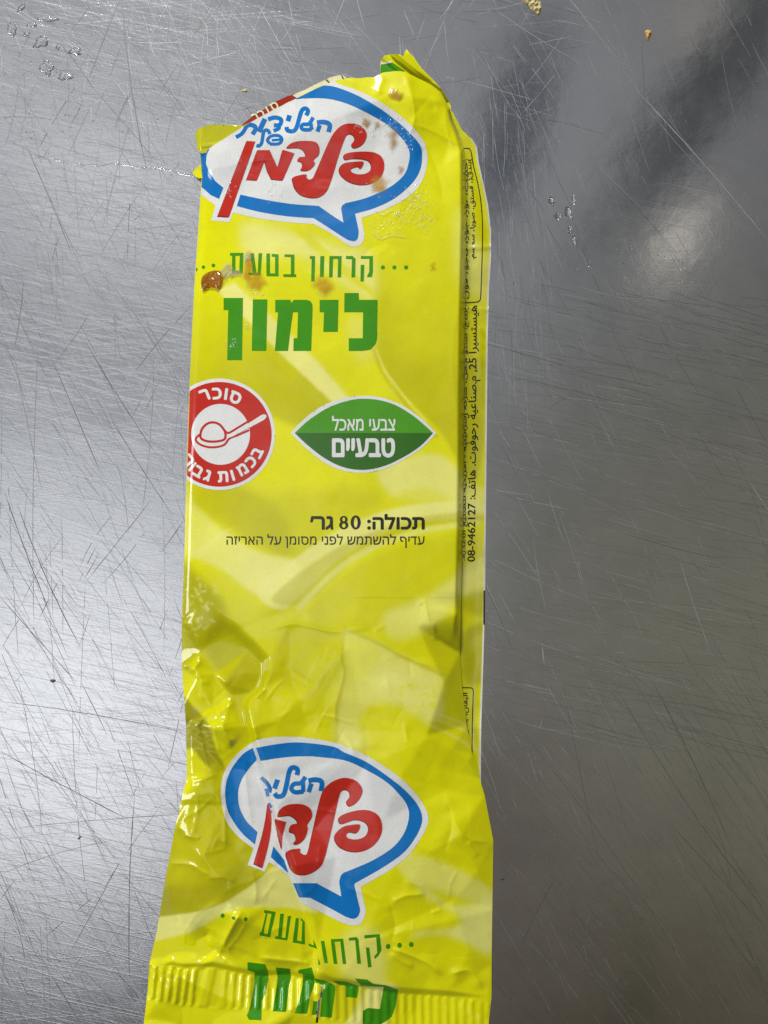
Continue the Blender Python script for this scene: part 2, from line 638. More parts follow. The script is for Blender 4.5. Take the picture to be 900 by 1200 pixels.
# explicit ridges and dents: (polyline, height mm, half width)
RIDGES = [
    ([(455, 1110), (474, 1117), (500, 1128), (521, 1144)], .75, 3.2), ([(456, 1116), (470, 1126), (486, 1134)], .4, 2.2),
    ([(525, 1143), (548, 1137), (560, 1150), (566, 1160)], .6, 3.5), ([(300, 1122), (330, 1125), (356, 1128), (364, 1131)], .9, 5),
    ([(284, 1066), (271, 1088), (256, 1118)], 2.0, 7), ([(246, 1088), (238, 1108), (246, 1126)], -1.4, 5), ([(266, 1112), (258, 1122)], -.7, 4),
    ([(200, 1115), (218, 1108), (234, 1106)], .5, 5), ([(264, 1060), (288, 1070), (296, 1082)], .4, 2.5),
    ([(286, 885), (290, 935), (297, 972)], .35, 2.6), ([(300, 872), (304, 895), (312, 925)], .3, 2), ([(263, 940), (264, 995)], .4, 2.4), ([(264, 905), (263, 935)], .3, 2),
    ([(225, 920), (232, 945), (224, 985)], .6, 5), ([(213, 978), (230, 982), (236, 978)], .35, 1.6), ([(196, 1012), (222, 1013), (236, 1021), (250, 1028)], .4, 1.8),
    ([(292, 1016), (300, 1040), (298, 1062)], .35, 3), ([(240, 1030), (262, 1028), (278, 1034)], .35, 2),
    ([(237, 823), (236, 800), (247, 802)], .3, 2), ([(250, 842), (268, 827), (275, 826)], .5, 2.5), ([(251, 845), (252, 862), (258, 885)], .4, 2.2), ([(258, 842), (264, 860), (276, 872)], .9, 5),
    ([(222, 790), (232, 778), (237, 772)], .6, 4), ([(299, 818), (305, 812), (311, 806)], .4, 2.0), ([(296, 850), (302, 868)], .45, 2.2),
    ([(490, 712), (497, 705), (503, 730), (511, 742)], .35, 2.2), ([(507, 728), (510, 752)], .25, 1.6), ([(404, 737), (445, 754), (470, 768), (505, 780), (519, 776)], .22, 2.5), ([(404, 737), (399, 770), (403, 790), (393, 830), (395, 860)], .22, 2.5),
    ([(310, 741), (345, 731), (392, 740), (440, 734)], .2, 3), ([(325, 776), (350, 792), (372, 806)], -.25, 5),
    ([(457, 1059), (475, 1050), (500, 1048)], .5, 3), ([(457, 1060), (463, 1085), (458, 1105)], -.4, 5), ([(470, 1032), (495, 1040), (520, 1062)], .3, 3), ([(505, 1070), (518, 1066)], .25, 1.5),
    ([(376, 990), (372, 1020)], .2, 2), ([(526, 950), (545, 980), (575, 988)], .35, 3.5), ([(524, 940), (530, 965), (520, 1000)], -.35, 5), ([(548, 985), (560, 1005)], .25, 2),
    ([(476, 84), (481, 105), (486, 135), (480, 160)], .35, 2.4), ([(484, 145), (510, 155), (540, 172)], .3, 2), ([(450, 88), (444, 105), (447, 112)], .3, 2), ([(478, 92), (505, 118), (508, 135)], -.3, 4),
    ([(500, 170), (514, 205), (520, 240)], -.25, 5), ([(520, 130), (526, 160), (533, 176)], .2, 2), ([(485, 215), (500, 240), (516, 260)], .15, 2),
    ([(240, 200), (290, 190), (330, 184)], .15, 2), ([(345, 120), (340, 150), (348, 175)], .25, 3),
    ([(455, 440), (462, 455), (470, 468), (485, 490)], .12, 1.5), ([(538, 350), (530, 420), (536, 500)], .1, 4),
]
for pl, a, w in RIDGES:
    pl = catmull(pl, 5, False)
    win, d, al = poly_dist(pl, 4 * w)
    Z[win] += a * (.75 * np.exp(-np.hypot(d, .6) / (w * .9)) + .3 * np.exp(-(d / (3.4 * w)) ** 2)) * smooth01(np.minimum(al, 1 - al) * 4.5 + .05)
# fine random hair creases in the crumpled parts
for k in range(64):
    if k < 38:
        x, y = rng.uniform(200, 560), rng.uniform(890, 1125)
        if x > 380 and rng.random() < .55:
            x = rng.uniform(195, 330)
    elif k < 54:
        x, y = rng.uniform(220, 520), rng.uniform(720, 880)
    else:
        x, y = rng.uniform(440, 530), rng.uniform(95, 300)
    a = rng.uniform(0, math.pi)
    l = rng.uniform(8, 30)
    b = a + rng.uniform(-.6, .6)
    pl = [(x, y), (x + l * math.cos(a), y + l * math.sin(a)), (x + l * math.cos(a) + l * math.cos(b), y + l * math.sin(a) + l * math.sin(b))]
    win, d, al = poly_dist(pl, 10)
    Z[win] += rng.choice([-.6, 1, 1]) * rng.uniform(.06, .24) * np.exp(-np.hypot(d, .7) / rng.uniform(1.2, 3.0)) * np.clip(np.minimum(al, 1 - al) * 5, 0, 1)
# crimped ribs
ct = np.interp(gxf, CRTOP[:, 0], CRTOP[:, 1]) + 2
cbt = np.interp(gxf, CRBOT[:, 0], CRBOT[:, 1]) - 1
band = smooth01((gyf - ct) / 3) * smooth01((cbt - gyf) / 4)
per = np.interp(gxf, [165, 230, 260, 580], [9.3, 9.3, 10.0, 10.0])
slant = np.interp(gxf, [170, 220, 300, 400, 580], [-.10, -.12, -.05, .03, .0])
ph = (gxf - slant * (gyf - 1160)) / per * 2 * math.pi
ribs = np.clip(np.sin(ph) * 1.6, -1, 1)
ribA = np.interp(gxf, [165, 215, 235, 360, 400, 580], [.27, .22, .17, .17, .12, .08]) * (1 + .3 * F2)
Z += band * ribs * ribA
Z = np.maximum(Z, .35) * .001


def zs(px, py, F=None):
    F = Z if F is None else F
    x = np.clip(np.asarray(px, float) - RX0, 0, RW - 1.001)
    y = np.clip(np.asarray(py, float) - RY0, 0, RH - 1.001)
    i, j = x.astype(int), y.astype(int)
    fx, fy = x - i, y - j
    return (F[j, i] * (1 - fx) * (1 - fy) + F[j, i + 1] * fx * (1 - fy) + F[j + 1, i] * (1 - fx) * fy + F[j + 1, i + 1] * fx * fy)


# back sheet height: flat on the table, its free edge lifted a little
d_edge = np.interp(gyf, [150, 290, 420, 600, 740, 870, 915, 940], [552, 576, 572, 570, 568, 564, 563, 562]) - gxf
ZB = (.45 + .9 * np.exp(-((gyf - 270) / 55) ** 2) * np.exp(-(np.maximum(d_edge, 0) / 14) ** 2) + .35 * np.exp(-((gyf - 420) / 20) ** 2) * np.exp(-(d_edge / 10) ** 2) + .5 * np.exp(-(d_edge / 7) ** 2) + .12 * blur(F2, 3) * np.exp(-(d_edge / 25) ** 2) + .12 * blur(F1, 4))
for pl, a, w in [([(545, 291), (560, 290), (575, 289)], .3, 2.5), ([(566, 385), (571, 395), (568, 405)], .3, 2.5), ([(548, 363), (572, 363)], .25, 2)]:
    win, d, al = poly_dist(pl, 12)
    ZB[win] += a * np.exp(-(d / w) ** 2)
ZB = np.maximum(ZB, .25) * .001

# ------------------------------------------------------------------ the printed lemon artwork as an ink map, some shade painted in
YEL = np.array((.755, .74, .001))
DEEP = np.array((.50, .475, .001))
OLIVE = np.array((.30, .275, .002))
PALE = np.array((.86, .835, .25))
art = np.tile(YEL, (RH, RW, 1))


def paint(poly, c, a=1., soft=1.5, smooth=True, grad=None):
    poly = ccw(catmull(poly, 5) if smooth else np.asarray(poly, float))
    win = window(poly, 4 + 3.2 * soft)
    X, Y = gxf[win], gyf[win]
    m = (winding(np.stack([X.ravel(), Y.ravel()], 1), poly) != 0).reshape(X.shape).astype(float)
    m = blur(m, soft) * a
    if grad is not None:           # fade printed towards one side: (x0,y0,x1,y1)
        gx0, gy0, gx1, gy1 = grad
        d = np.array((gx1 - gx0, gy1 - gy0), float)
        m = m * np.clip(1 - ((X - gx0) * d[0] + (Y - gy0) * d[1]) / (d @ d), 0, 1)
    art[win] = art[win] * (1 - m[..., None]) + np.asarray(c) * m[..., None]


def line(pl, w, c, a=1., soft=1.0):
    win, d, al = poly_dist(catmull(pl, 5, False), w + 4 * soft + 4)
    m = blur((d < w / 2).astype(float), soft) * a
    art[win] = art[win] * (1 - m[..., None]) + np.asarray(c) * m[..., None]


# upper lemons
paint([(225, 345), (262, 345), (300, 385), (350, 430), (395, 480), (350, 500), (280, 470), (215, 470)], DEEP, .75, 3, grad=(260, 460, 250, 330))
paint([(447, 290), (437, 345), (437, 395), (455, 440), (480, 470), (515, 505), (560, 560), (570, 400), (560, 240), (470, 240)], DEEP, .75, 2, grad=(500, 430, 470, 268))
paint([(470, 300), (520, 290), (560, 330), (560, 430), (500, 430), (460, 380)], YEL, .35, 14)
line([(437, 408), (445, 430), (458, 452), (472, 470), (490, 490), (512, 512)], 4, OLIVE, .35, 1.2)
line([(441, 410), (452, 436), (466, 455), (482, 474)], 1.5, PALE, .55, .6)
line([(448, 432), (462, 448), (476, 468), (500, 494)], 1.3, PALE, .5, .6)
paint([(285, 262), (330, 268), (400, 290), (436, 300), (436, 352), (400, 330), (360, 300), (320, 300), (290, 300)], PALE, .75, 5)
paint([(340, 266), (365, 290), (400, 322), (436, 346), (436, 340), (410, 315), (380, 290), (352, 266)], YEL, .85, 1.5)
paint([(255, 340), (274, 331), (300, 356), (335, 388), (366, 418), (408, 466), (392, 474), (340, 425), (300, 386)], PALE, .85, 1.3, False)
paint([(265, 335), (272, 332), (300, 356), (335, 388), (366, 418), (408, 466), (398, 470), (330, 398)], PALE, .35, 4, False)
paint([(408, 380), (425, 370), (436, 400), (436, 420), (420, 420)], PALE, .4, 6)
paint([(444, 552), (505, 532), (540, 556), (548, 606), (500, 590), (462, 582)], PALE, .75, 3)
paint([(459, 582), (500, 572), (548, 600), (548, 640), (480, 596)], YEL, .6, 4)
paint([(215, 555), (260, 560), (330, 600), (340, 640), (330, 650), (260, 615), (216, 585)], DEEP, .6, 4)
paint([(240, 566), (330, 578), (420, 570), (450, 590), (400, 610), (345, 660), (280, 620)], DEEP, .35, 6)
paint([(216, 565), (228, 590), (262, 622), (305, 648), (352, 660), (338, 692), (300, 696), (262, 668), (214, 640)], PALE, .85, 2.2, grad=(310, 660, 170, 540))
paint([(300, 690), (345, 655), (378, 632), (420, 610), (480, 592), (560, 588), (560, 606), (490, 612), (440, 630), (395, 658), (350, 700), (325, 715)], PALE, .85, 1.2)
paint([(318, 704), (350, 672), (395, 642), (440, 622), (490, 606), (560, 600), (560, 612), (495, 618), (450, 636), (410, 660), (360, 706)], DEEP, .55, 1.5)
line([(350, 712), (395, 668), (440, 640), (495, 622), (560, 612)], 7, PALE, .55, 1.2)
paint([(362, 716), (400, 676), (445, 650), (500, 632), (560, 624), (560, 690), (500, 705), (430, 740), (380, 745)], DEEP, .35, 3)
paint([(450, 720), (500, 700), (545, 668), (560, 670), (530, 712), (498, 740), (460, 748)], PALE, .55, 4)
paint([(210, 690), (300, 700), (420, 730), (540, 740), (560, 860), (480, 900), (330, 880), (210, 900)], DEEP, .22, 9)  # broad shade over the lower face, painted into the ink
# olive slices low on the left, and the fold's painted dark side
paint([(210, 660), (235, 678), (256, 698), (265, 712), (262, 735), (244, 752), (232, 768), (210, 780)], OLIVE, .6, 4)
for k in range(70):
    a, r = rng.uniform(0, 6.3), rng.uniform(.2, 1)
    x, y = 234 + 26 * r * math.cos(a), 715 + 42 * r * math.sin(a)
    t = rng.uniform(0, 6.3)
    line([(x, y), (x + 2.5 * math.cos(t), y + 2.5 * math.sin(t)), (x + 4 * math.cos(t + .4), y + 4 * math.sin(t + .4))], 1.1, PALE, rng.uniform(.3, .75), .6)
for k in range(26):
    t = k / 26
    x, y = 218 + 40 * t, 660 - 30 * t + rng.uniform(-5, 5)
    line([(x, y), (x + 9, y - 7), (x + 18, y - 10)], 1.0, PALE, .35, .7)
paint([(262, 722), (290, 745), (316, 775), (316, 800), (296, 820), (286, 850), (262, 800), (240, 762)], OLIVE, .5, 4)  # dark facet left of the crease, its shade painted as olive
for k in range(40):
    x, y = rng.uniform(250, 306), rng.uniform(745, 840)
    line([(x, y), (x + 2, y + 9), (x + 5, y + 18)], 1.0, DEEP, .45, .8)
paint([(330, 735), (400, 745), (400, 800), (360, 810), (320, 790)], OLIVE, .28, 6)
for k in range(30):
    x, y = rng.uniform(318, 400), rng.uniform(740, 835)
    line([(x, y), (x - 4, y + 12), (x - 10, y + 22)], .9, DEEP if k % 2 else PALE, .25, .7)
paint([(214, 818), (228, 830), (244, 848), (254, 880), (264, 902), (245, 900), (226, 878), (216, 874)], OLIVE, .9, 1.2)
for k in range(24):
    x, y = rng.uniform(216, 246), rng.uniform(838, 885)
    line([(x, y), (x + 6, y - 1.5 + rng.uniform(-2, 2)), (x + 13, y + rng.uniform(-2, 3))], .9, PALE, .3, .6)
# translucent slice
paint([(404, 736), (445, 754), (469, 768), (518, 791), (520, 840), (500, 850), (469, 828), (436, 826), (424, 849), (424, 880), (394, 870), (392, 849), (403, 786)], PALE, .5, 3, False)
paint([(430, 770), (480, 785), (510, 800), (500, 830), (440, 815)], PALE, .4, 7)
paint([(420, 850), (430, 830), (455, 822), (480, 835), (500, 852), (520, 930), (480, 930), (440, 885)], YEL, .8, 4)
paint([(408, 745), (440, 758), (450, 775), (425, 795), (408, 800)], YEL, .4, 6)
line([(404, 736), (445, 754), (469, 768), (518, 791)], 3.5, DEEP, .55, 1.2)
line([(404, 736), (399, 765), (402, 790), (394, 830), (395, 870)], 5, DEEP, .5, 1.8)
for k in range(26):
    x, y = rng.uniform(468, 510), rng.uniform(800, 828)
    paint(ell(x, y, rng.uniform(1.2, 3.5), rng.uniform(1, 2.2), 10, rng.uniform(0, 3)), YEL, .7, .8, False)
# bottom-left lemon
paint([(240, 905), (262, 900), (300, 980), (330, 1010), (306, 1022), (290, 1040), (232, 1067), (180, 1076), (180, 1010), (200, 960)], DEEP, .85, 3)
paint([(306, 1020), (290, 1036), (255, 1056), (232, 1065), (180, 1074), (180, 1040), (235, 1036), (280, 1012)], OLIVE, .55, 5)
paint([(180, 1075), (232, 1068), (262, 1058), (294, 1038), (318, 1018), (345, 1000), (372, 1070), (340, 1064), (290, 1062), (262, 1070), (225, 1092), (170, 1106)], PALE, .85, 1.0, False)
line([(180, 1074), (232, 1067), (262, 1056), (294, 1036), (312, 1020)], 2, OLIVE, .5, .8)
paint([(300, 880), (345, 870), (350, 900), (320, 905)], PALE, .3, 5)
paint([(396, 850), (430, 862), (430, 880), (400, 880)], PALE, .4, 5)
# right bottom
paint([(470, 1000), (520, 1012), (578, 1044), (578, 1064), (540, 1052), (500, 1040), (470, 1022)], PALE, .5, 2.5)
paint([(480, 1022), (522, 1060), (560, 1058), (578, 1050), (578, 1116), (544, 1103), (515, 1094), (480, 1098), (495, 1092), (530, 1089), (540, 1074), (500, 1050)], PALE, .8, 3)
paint([(470, 1030), (500, 1035), (520, 1042), (545, 1049), (540, 1050), (510, 1050)], OLIVE, .2, 3)
paint([(405, 1095), (440, 1090), (452, 1130), (440, 1165), (400, 1140)], PALE, .55, 5)
paint([(432, 1155), (464, 1155), (458, 1176), (445, 1215), (400, 1215), (415, 1185)], PALE, .85, 2)
paint([(372, 1120), (400, 1140), (440, 1158), (400, 1160), (376, 1150)], DEEP, .5, 3)
paint([(380, 1150), (432, 1156), (415, 1190), (390, 1195)], DEEP, .35, 3)
# right edge strip
paint([(536, 240), (560, 290), (580, 300), (580, 350), (540, 330)], PALE, .5, 6)
paint([(536, 565), (560, 570), (580, 578), (580, 605), (550, 598), (536, 592)], PALE, .6, 3)
paint([(540, 668), (580, 650), (580, 682), (545, 700)], PALE, .55, 2)
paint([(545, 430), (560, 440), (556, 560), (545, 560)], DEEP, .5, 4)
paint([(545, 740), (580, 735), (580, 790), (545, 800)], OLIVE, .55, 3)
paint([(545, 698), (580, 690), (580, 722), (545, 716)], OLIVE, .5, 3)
for (a, b) in [((500, 840), (556, 862)), ((496, 834), (548, 850)), ((504, 850), (560, 880))]:
    line([a, ((a[0] + b[0]) / 2, (a[1] + b[1]) / 2 - 2), b], 2.5, PALE, .4, 1)

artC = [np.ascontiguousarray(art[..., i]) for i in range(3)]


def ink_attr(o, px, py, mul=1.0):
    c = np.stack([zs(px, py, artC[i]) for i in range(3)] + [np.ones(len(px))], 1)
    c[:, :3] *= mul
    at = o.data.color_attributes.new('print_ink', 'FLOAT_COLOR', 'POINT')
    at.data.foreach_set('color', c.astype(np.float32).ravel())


# ------------------------------------------------------------------ table
def table_material():
    m, g, b = principled("brushed_steel", (.60, .605, .61), .24, 1.0)
    tc = g.n('ShaderNodeTexCoord')
    P0 = tc.outputs['Object']
    h = None
    lines = []
    # families of fine straight scratches: (angle, along scale, across scale, weight)
    for ang, sa, sb, w, sx in [(-12, 14, 2300, 1.0, 0), (-20, 22, 1500, .8, 3), (-60, 18, 1700, .7, 7), (-68, 9, 900, .6, 11), (-50, 14, 1300, .5, 19), (58, 26, 1500, .5, 23), (85, 18, 2100, .5, 31), (4, 30, 3000, .8, 41), (-35, 40, 2600, .5, 53)]:
        q = g.mapping(g.mapping(P0, (0, 0, 0), (0, 0, math.radians(-ang))), (sx * .37, sx * .21, 0), (0, 0, 0), (sa, sb, 1))
        n = g.noise(q, 1.0, 1, .5, 0.0)
        t = g.m('MULTIPLY', g.maprange(n, .60, .74, 0, 1), w)
        lines.append(t)
    s = lines[0]
    for t in lines[1:]:
        s = g.m('ADD', s, t)
    cl = g.noise(P0, 16, 4, .6)
    cl2 = g.noise(P0, 60, 5, .65)
    dens = g.m('MULTIPLY', g.maprange(cl, .3, .7, .35, 1.2), s)
    grain = g.noise(P0, 2600, 3, .7)
    height = g.m('ADD', g.m('MULTIPLY', dens, 1.0), g.m('MULTIPLY', grain, .5))
    sp = g.n('ShaderNodeSeparateXYZ')
    g.put(sp.inputs[0], P0)
    wear = g.maprange(g.m('ADD', sp.outputs[0], g.m('MULTIPLY', g.m('SUBTRACT', cl, .5), .06)), -.05, .03, 1.0, .13, True)   # worn most on the left
    wavy = g.m('ADD', g.m('MULTIPLY', g.noise(P0, 45, 3, .5), 1.6), g.m('MULTIPLY', g.noise(P0, 260, 3, .6), .22))
    add_bump(g, b, g.m('ADD', g.m('MULTIPLY', height, g.m('MULTIPLY', wear, .22)), wavy), .00005, .8)
    r = g.m('ADD', g.m('ADD', g.maprange(cl2, .3, .7, .055, .085), g.m('MULTIPLY', wear, .10)), g.m('MULTIPLY', g.m('MULTIPLY', dens, wear), .08))
    g.put(b.inputs['Roughness'], r)
    colr = g.mix(g.maprange(cl2, .3, .7, 0, 1), (.56, .565, .57), (.65, .65, .645))
    g.put(b.inputs['Base Color'], g.mix(g.m('MULTIPLY', dens, .12, clamp=True), colr, (.80, .80, .80)))
    return m


M['steel'] = table_material()
M['scratch_bright'], _g, _b = principled("bright_scratch", (.80, .80, .81), .36, 1.0)
M['scratch_dark'], _g, _b = principled("dark_scratch", (.25, .25, .255), .4, 1.0)
M['scratch_mid'], _g, _b = principled("dull_scratch", (.43, .43, .44), .38, 1.0)

M['scratch_faint'], _g, _b = principled("faint_scratch", (.70, .70, .70), .30, 1.0)
M['scratch_soft'], _g, _b = principled("soft_dark_scratch", (.42, .42, .42), .24, 1.0)

tv = [[-.45, -.45, 0], [.45, -.45, 0], [.45, .45, 0], [-.45, .45, 0]]
tf = [[0, 1, 2, 3]]
tm = [0]
sv, sf, sm = [], [], []
NS = 0


def scratch(x, y, ang, length, width, mat, bend=0., gaps=True):
    """a flat narrow strip of lighter or darker metal along a slightly bent line"""
    global NS
    n = max(4, int(length / 9))
    t = np.linspace(0, 1, n)
    a = math.radians(ang)
    d = np.array((math.cos(a), -math.sin(a)))
    nn = np.array((d[1], -d[0]))
    c = np.array((x, y)) + np.outer(t * length, d) + np.outer(bend * length * (t * (1 - t)) * 4, nn)
    w = width * np.clip(np.sin(t * math.pi) * 2.2, .12, 1) * rng.uniform(.55, 1.2, n)
    c += np.outer(rng.normal(0, .12, n), nn)
    base = len(sv)
    z = 6e-6 + NS * 1.2e-8
    NS += 1
    for k in range(n):
        for s in (-.5, .5):
            q = c[k] + nn * w[k] * s
            sv.append(((q[0] - 450) * S, (600 - q[1]) * S, z))
    i = 0
    while i < n - 1:
        if gaps and rng.random() < .16:
            i += 1
            continue
        sf.append((base + 2 * i, base + 2 * i + 2, base + 2 * i + 3, base + 2 * i + 1))
        sm.append(mat)
        i += 1


BR, DK, MD, FT, SD = 1, 2, 3, 4, 5
for k in range(2300):      # fine near-horizontal wiping marks on the left
    y = rng.choice([rng.normal(400, 130), rng.uniform(-20, 1220)])
    scratch(rng.uniform(-90, 240), y, rng.normal(-13, 4) if rng.random() < .8 else rng.normal(-8, 14), rng.uniform(15, 150), rng.uniform(.16, .5), rng.choice([BR, FT, FT, MD, SD]), rng.normal(0, .02))
for k in range(1700):      # cross-hatching lower left
    scratch(rng.uniform(-60, 240), rng.uniform(560, 1230), rng.choice([-38, -12, -60, 50, -5, -28]) + rng.normal(0, 9), rng.uniform(6, 45), rng.uniform(.14, .42), rng.choice([BR, BR, FT, FT, SD, SD]), rng.normal(0, .03))
for k in range(500):      # upper left haze of marks
    scratch(rng.uniform(-40, 260), rng.uniform(-20, 330), rng.choice([-62, -15, 60, -85, -30, 5]) + rng.normal(0, 8), rng.uniform(8, 90), rng.uniform(.16, .45), rng.choice([FT, FT, SD, SD, BR]), rng.normal(0, .03))
for k in range(230):      # steep dark lines on the left
    scratch(rng.uniform(-60, 250), rng.uniform(-40, 1150), rng.normal(-60, 7), rng.uniform(40, 230), rng.uniform(.2, .5), DK if rng.random() < .4 else MD, rng.normal(0, .02))
for k in range(45):
    scratch(rng.uniform(-20, 240), rng.uniform(-20, 1150), rng.normal(62, 10), rng.uniform(30, 120), rng.uniform(.3, .7), DK, rng.normal(0, .02))
for k in range(40):
    scratch(rng.uniform(-20, 240), rng.uniform(-20, 1100), rng.normal(-88, 4), rng.uniform(60, 260), rng.uniform(.3, .6), MD, rng.normal(0, .01))
for k in range(200):      # top strip
    scratch(rng.uniform(150, 620), rng.uniform(-30, 150), rng.choice([-62, -55, -15, -8, 60, -85, 10]) + rng.normal(0, 6), rng.uniform(20, 150), rng.uniform(.18, .5), rng.choice([SD, MD, FT, SD, FT]), rng.normal(0, .02))
for k in range(230):      # right: steep bright
    scratch(rng.uniform(540, 920), rng.uniform(-60, 860), rng.normal(-62, 6), rng.uniform(12, 120), rng.uniform(.25, .6), rng.choice([FT, FT, FT, SD]), rng.normal(0, .02))
for k in range(110):
    scratch(rng.uniform(560, 640), rng.uniform(60, 420), rng.normal(-84, 6), rng.uniform(15, 110), rng.uniform(.25, .5), rng.choice([FT, FT, SD]), rng.normal(0, .02))
for k in range(520):      # right: shallow dark
    scratch(rng.uniform(540, 900), rng.uniform(330, 860), rng.normal(-14, 5), rng.uniform(20, 190), rng.uniform(.25, .7), rng.choice([SD, SD, SD, MD, FT]), rng.normal(0, .02))
for k in range(260):      # lower right: long dark
    scratch(rng.uniform(540, 900), rng.uniform(740, 1150), rng.normal(-55, 7), rng.uniform(40, 260), rng.uniform(.25, .7), rng.choice([SD, SD, SD, MD]), rng.normal(0, .02))
for k in range(60):
    scratch(rng.uniform(560, 900), rng.uniform(600, 1200), rng.normal(-66, 9), rng.uniform(8, 50), rng.uniform(.25, .5), FT, rng.normal(0, .02))


def scratch_to(x0, y0, x1, y1, w, mat, bend=0., gaps=False):
    scratch(x0, y0, math.degrees(math.atan2(-(y1 - y0), x1 - x0)), math.hypot(x1 - x0, y1 - y0), w, mat, bend, gaps)


for a in [(142, -10, 172, 200, 1.5, DK), (110, -5, 232, 148, .9, DK), (125, -5, 215, 140, .9, DK), (70, 50, 110, 104, 1.6, DK), (105, 98, 180, 185, .8, DK), (30, 170, 85, 300, .9, DK), (52, 215, 110, 350, .8, MD), (0, 195, 45, 260, .8, MD),
          (140, 0, 105, 90, .8, DK), (155, 135, 120, 270, .6, MD), (200, 0, 160, 80, .6, MD), (195, 5, 240, 130, .7, DK), (260, 0, 300, 100, .7, DK), (300, 0, 350, 90, .7, MD), (0, 160, 60, 190, .7, MD),
          (5, 575, 60, 720, 1.0, DK), (20, 590, 95, 760, .9, DK), (60, 420, 120, 560, .8, DK), (100, 400, 185, 535, .9, DK), (130, 490, 200, 600, .7, DK), (102, 680, 178, 585, .8, DK), (188, 648, 215, 610, .8, DK), (0, 700, 90, 800, .7, DK), (15, 410, 50, 580, .6, MD), (45, 400, 40, 740, .6, MD), (165, 610, 180, 420, .6, MD),
          (158, 930, 152, 1150, .9, DK), (0, 880, 150, 960, .7, DK), (0, 822, 215, 858, .6, DK), (20, 970, 205, 955, .6, MD), (80, 1120, 140, 1010, .7, DK), (0, 1025, 130, 985, .6, MD), (95, 800, 125, 860, .6, DK),
          (660, -10, 748, 108, .9, BR), (664, -6, 742, 92, .7, BR), (745, 105, 905, 288, 1.2, BR), (742, 108, 900, 282, .8, BR), (752, 45, 757, 160, .6, DK), (720, 80, 762, 205, .7, BR), (845, 60, 868, 165, .7, BR), (575, 8, 690, 80, .7, BR), (700, 30, 830, 200, .5, BR), (610, 30, 640, 85, .5, BR),
          (635, 34, 655, 27, 1.2, DK), (840, 400, 862, 440, .8, BR), (845, 415, 900, 480, .9, BR), (865, 480, 900, 545, .9, BR), (875, 560, 905, 605, 1.3, BR), (845, 520, 880, 580, .7, BR),
          (640, 570, 662, 640, .9, BR), (655, 600, 692, 715, .8, BR), (625, 630, 640, 715, .9, BR), (676, 650, 682, 695, .9, BR), (760, 640, 800, 722, .9, BR), (795, 650, 835, 770, 1.1, BR), (815, 618, 838, 690, .9, BR), (610, 500, 634, 550, .9, BR), (690, 500, 704, 540, .8, BR), (706, 495, 726, 540, .8, BR), (635, 755, 638, 780, 1.2, BR), (880, 755, 892, 800, .8, BR),
          (590, 525, 605, 555, .9, DK), (638, 482, 672, 460, .8, DK), (595, 440, 720, 470, .9, DK), (690, 495, 725, 512, 1.0, DK), (735, 626, 845, 655, 1.1, DK), (560, 400, 700, 440, .8, DK), (570, 690, 600, 760, .7, DK),
          (570, 810, 800, 1130, .7, DK), (720, 800, 900, 1070, .9, DK), (760, 790, 860, 1000, .8, DK), (780, 960, 900, 1090, .9, DK), (830, 1060, 900, 1160, .8, DK), (660, 800, 700, 1000, .6, DK), (700, 860, 800, 1010, .6, MD), (650, 1030, 610, 1110, .7, DK), (673, 1140, 680, 1150, .9, DK), (774, 835, 790, 880, 1.0, BR), (632, 855, 636, 840, 1.0, BR), (692, 1070, 686, 1085, .9, BR)]:
    if a[0] > 560 and a[5] == BR:
        a = a[:4] + (a[4] * .62, BR if a[4] > 1 else FT)
    scratch_to(*a, bend=rng.normal(0, .012))
allv = np.array(tv + sv)
quads = np.array(tf + [tuple(i + 4 for i in f) for f in sf])
table = mesh_object('table_top', allv, quads, [M['steel'], M['scratch_bright'], M['scratch_dark'], M['scratch_mid'], M['scratch_faint'], M['scratch_soft']], smooth=False, midx=tm + sm)
tag(table, 'scratched stainless steel table top under the wrapper', 'table top', kind='structure')

# ------------------------------------------------------------------ wrapper
wrapper = bpy.data.objects.new('popsicle_wrapper', None)
wrapper.empty_display_size = .02
COL.objects.link(wrapper)
wrapper.location = (-0.015, -0.005, 0)
tag(wrapper, 'empty yellow lemon popsicle wrapper lying torn open and crumpled on the steel table', 'food wrapper')

# front film: rows follow the torn mouth at the top and run past the crimp
NR, NC = 940, 300
sN = np.linspace(0, 1, NR)[:, None]
tN = np.linspace(0, 1, NC)[None, :]
outr_y = np.concatenate([OUTER[:, 1]])
topx, topy = TOP[:, 0], TOP[:, 1]
# first row = torn edge, then rows morph to horizontal cuts between the silhouettes
ybase = 84 + (1240 - 84) * sN
# parameterise by the left/right silhouettes: left runs 178..1240, right runs 84..1240
yl = 178 + (1240 - 178) * sN ** 1.0
yr = 84 + (1240 - 84) * sN ** 1.0
xl = np.interp(yl, LEFT[:, 1], LEFT[:, 0])
xr = np.interp(yr, OUTER[:, 1], OUTER[:, 0])
cum = np.concatenate([[0], np.cumsum(np.hypot(np.diff(topx), np.diff(topy)))])
cum /= cum[-1]
ex, ey = np.interp(tN, cum, topx), np.interp(tN, cum, topy)
ex = ex + 0; ey = ey + .8 * np.sin(tN * 61) * np.sin(tN * 23)
lx, ly = topx[0] + (topx[-1] - topx[0]) * tN, topy[0] + (topy[-1] - topy[0]) * tN
fade = np.clip(1 - sN * 3.2, 0, 1) ** 1.5
wx = xl * (1 - tN) + xr * tN + (ex - lx) * fade
wy = yl * (1 - tN) + yr * tN + (ey - ly) * fade
FX, FY = wx.ravel(), wy.ravel()
fz = zs(FX, FY)
fv = pos(FX, FY, fz)
idx = np.arange(NR * NC).reshape(NR, NC)
fq = np.stack([idx[:-1, :-1], idx[1:, :-1], idx[1:, 1:], idx[:-1, 1:]], -1).reshape(-1, 4)
cx, cy = FX[fq].mean(1), FY[fq].mean(1)
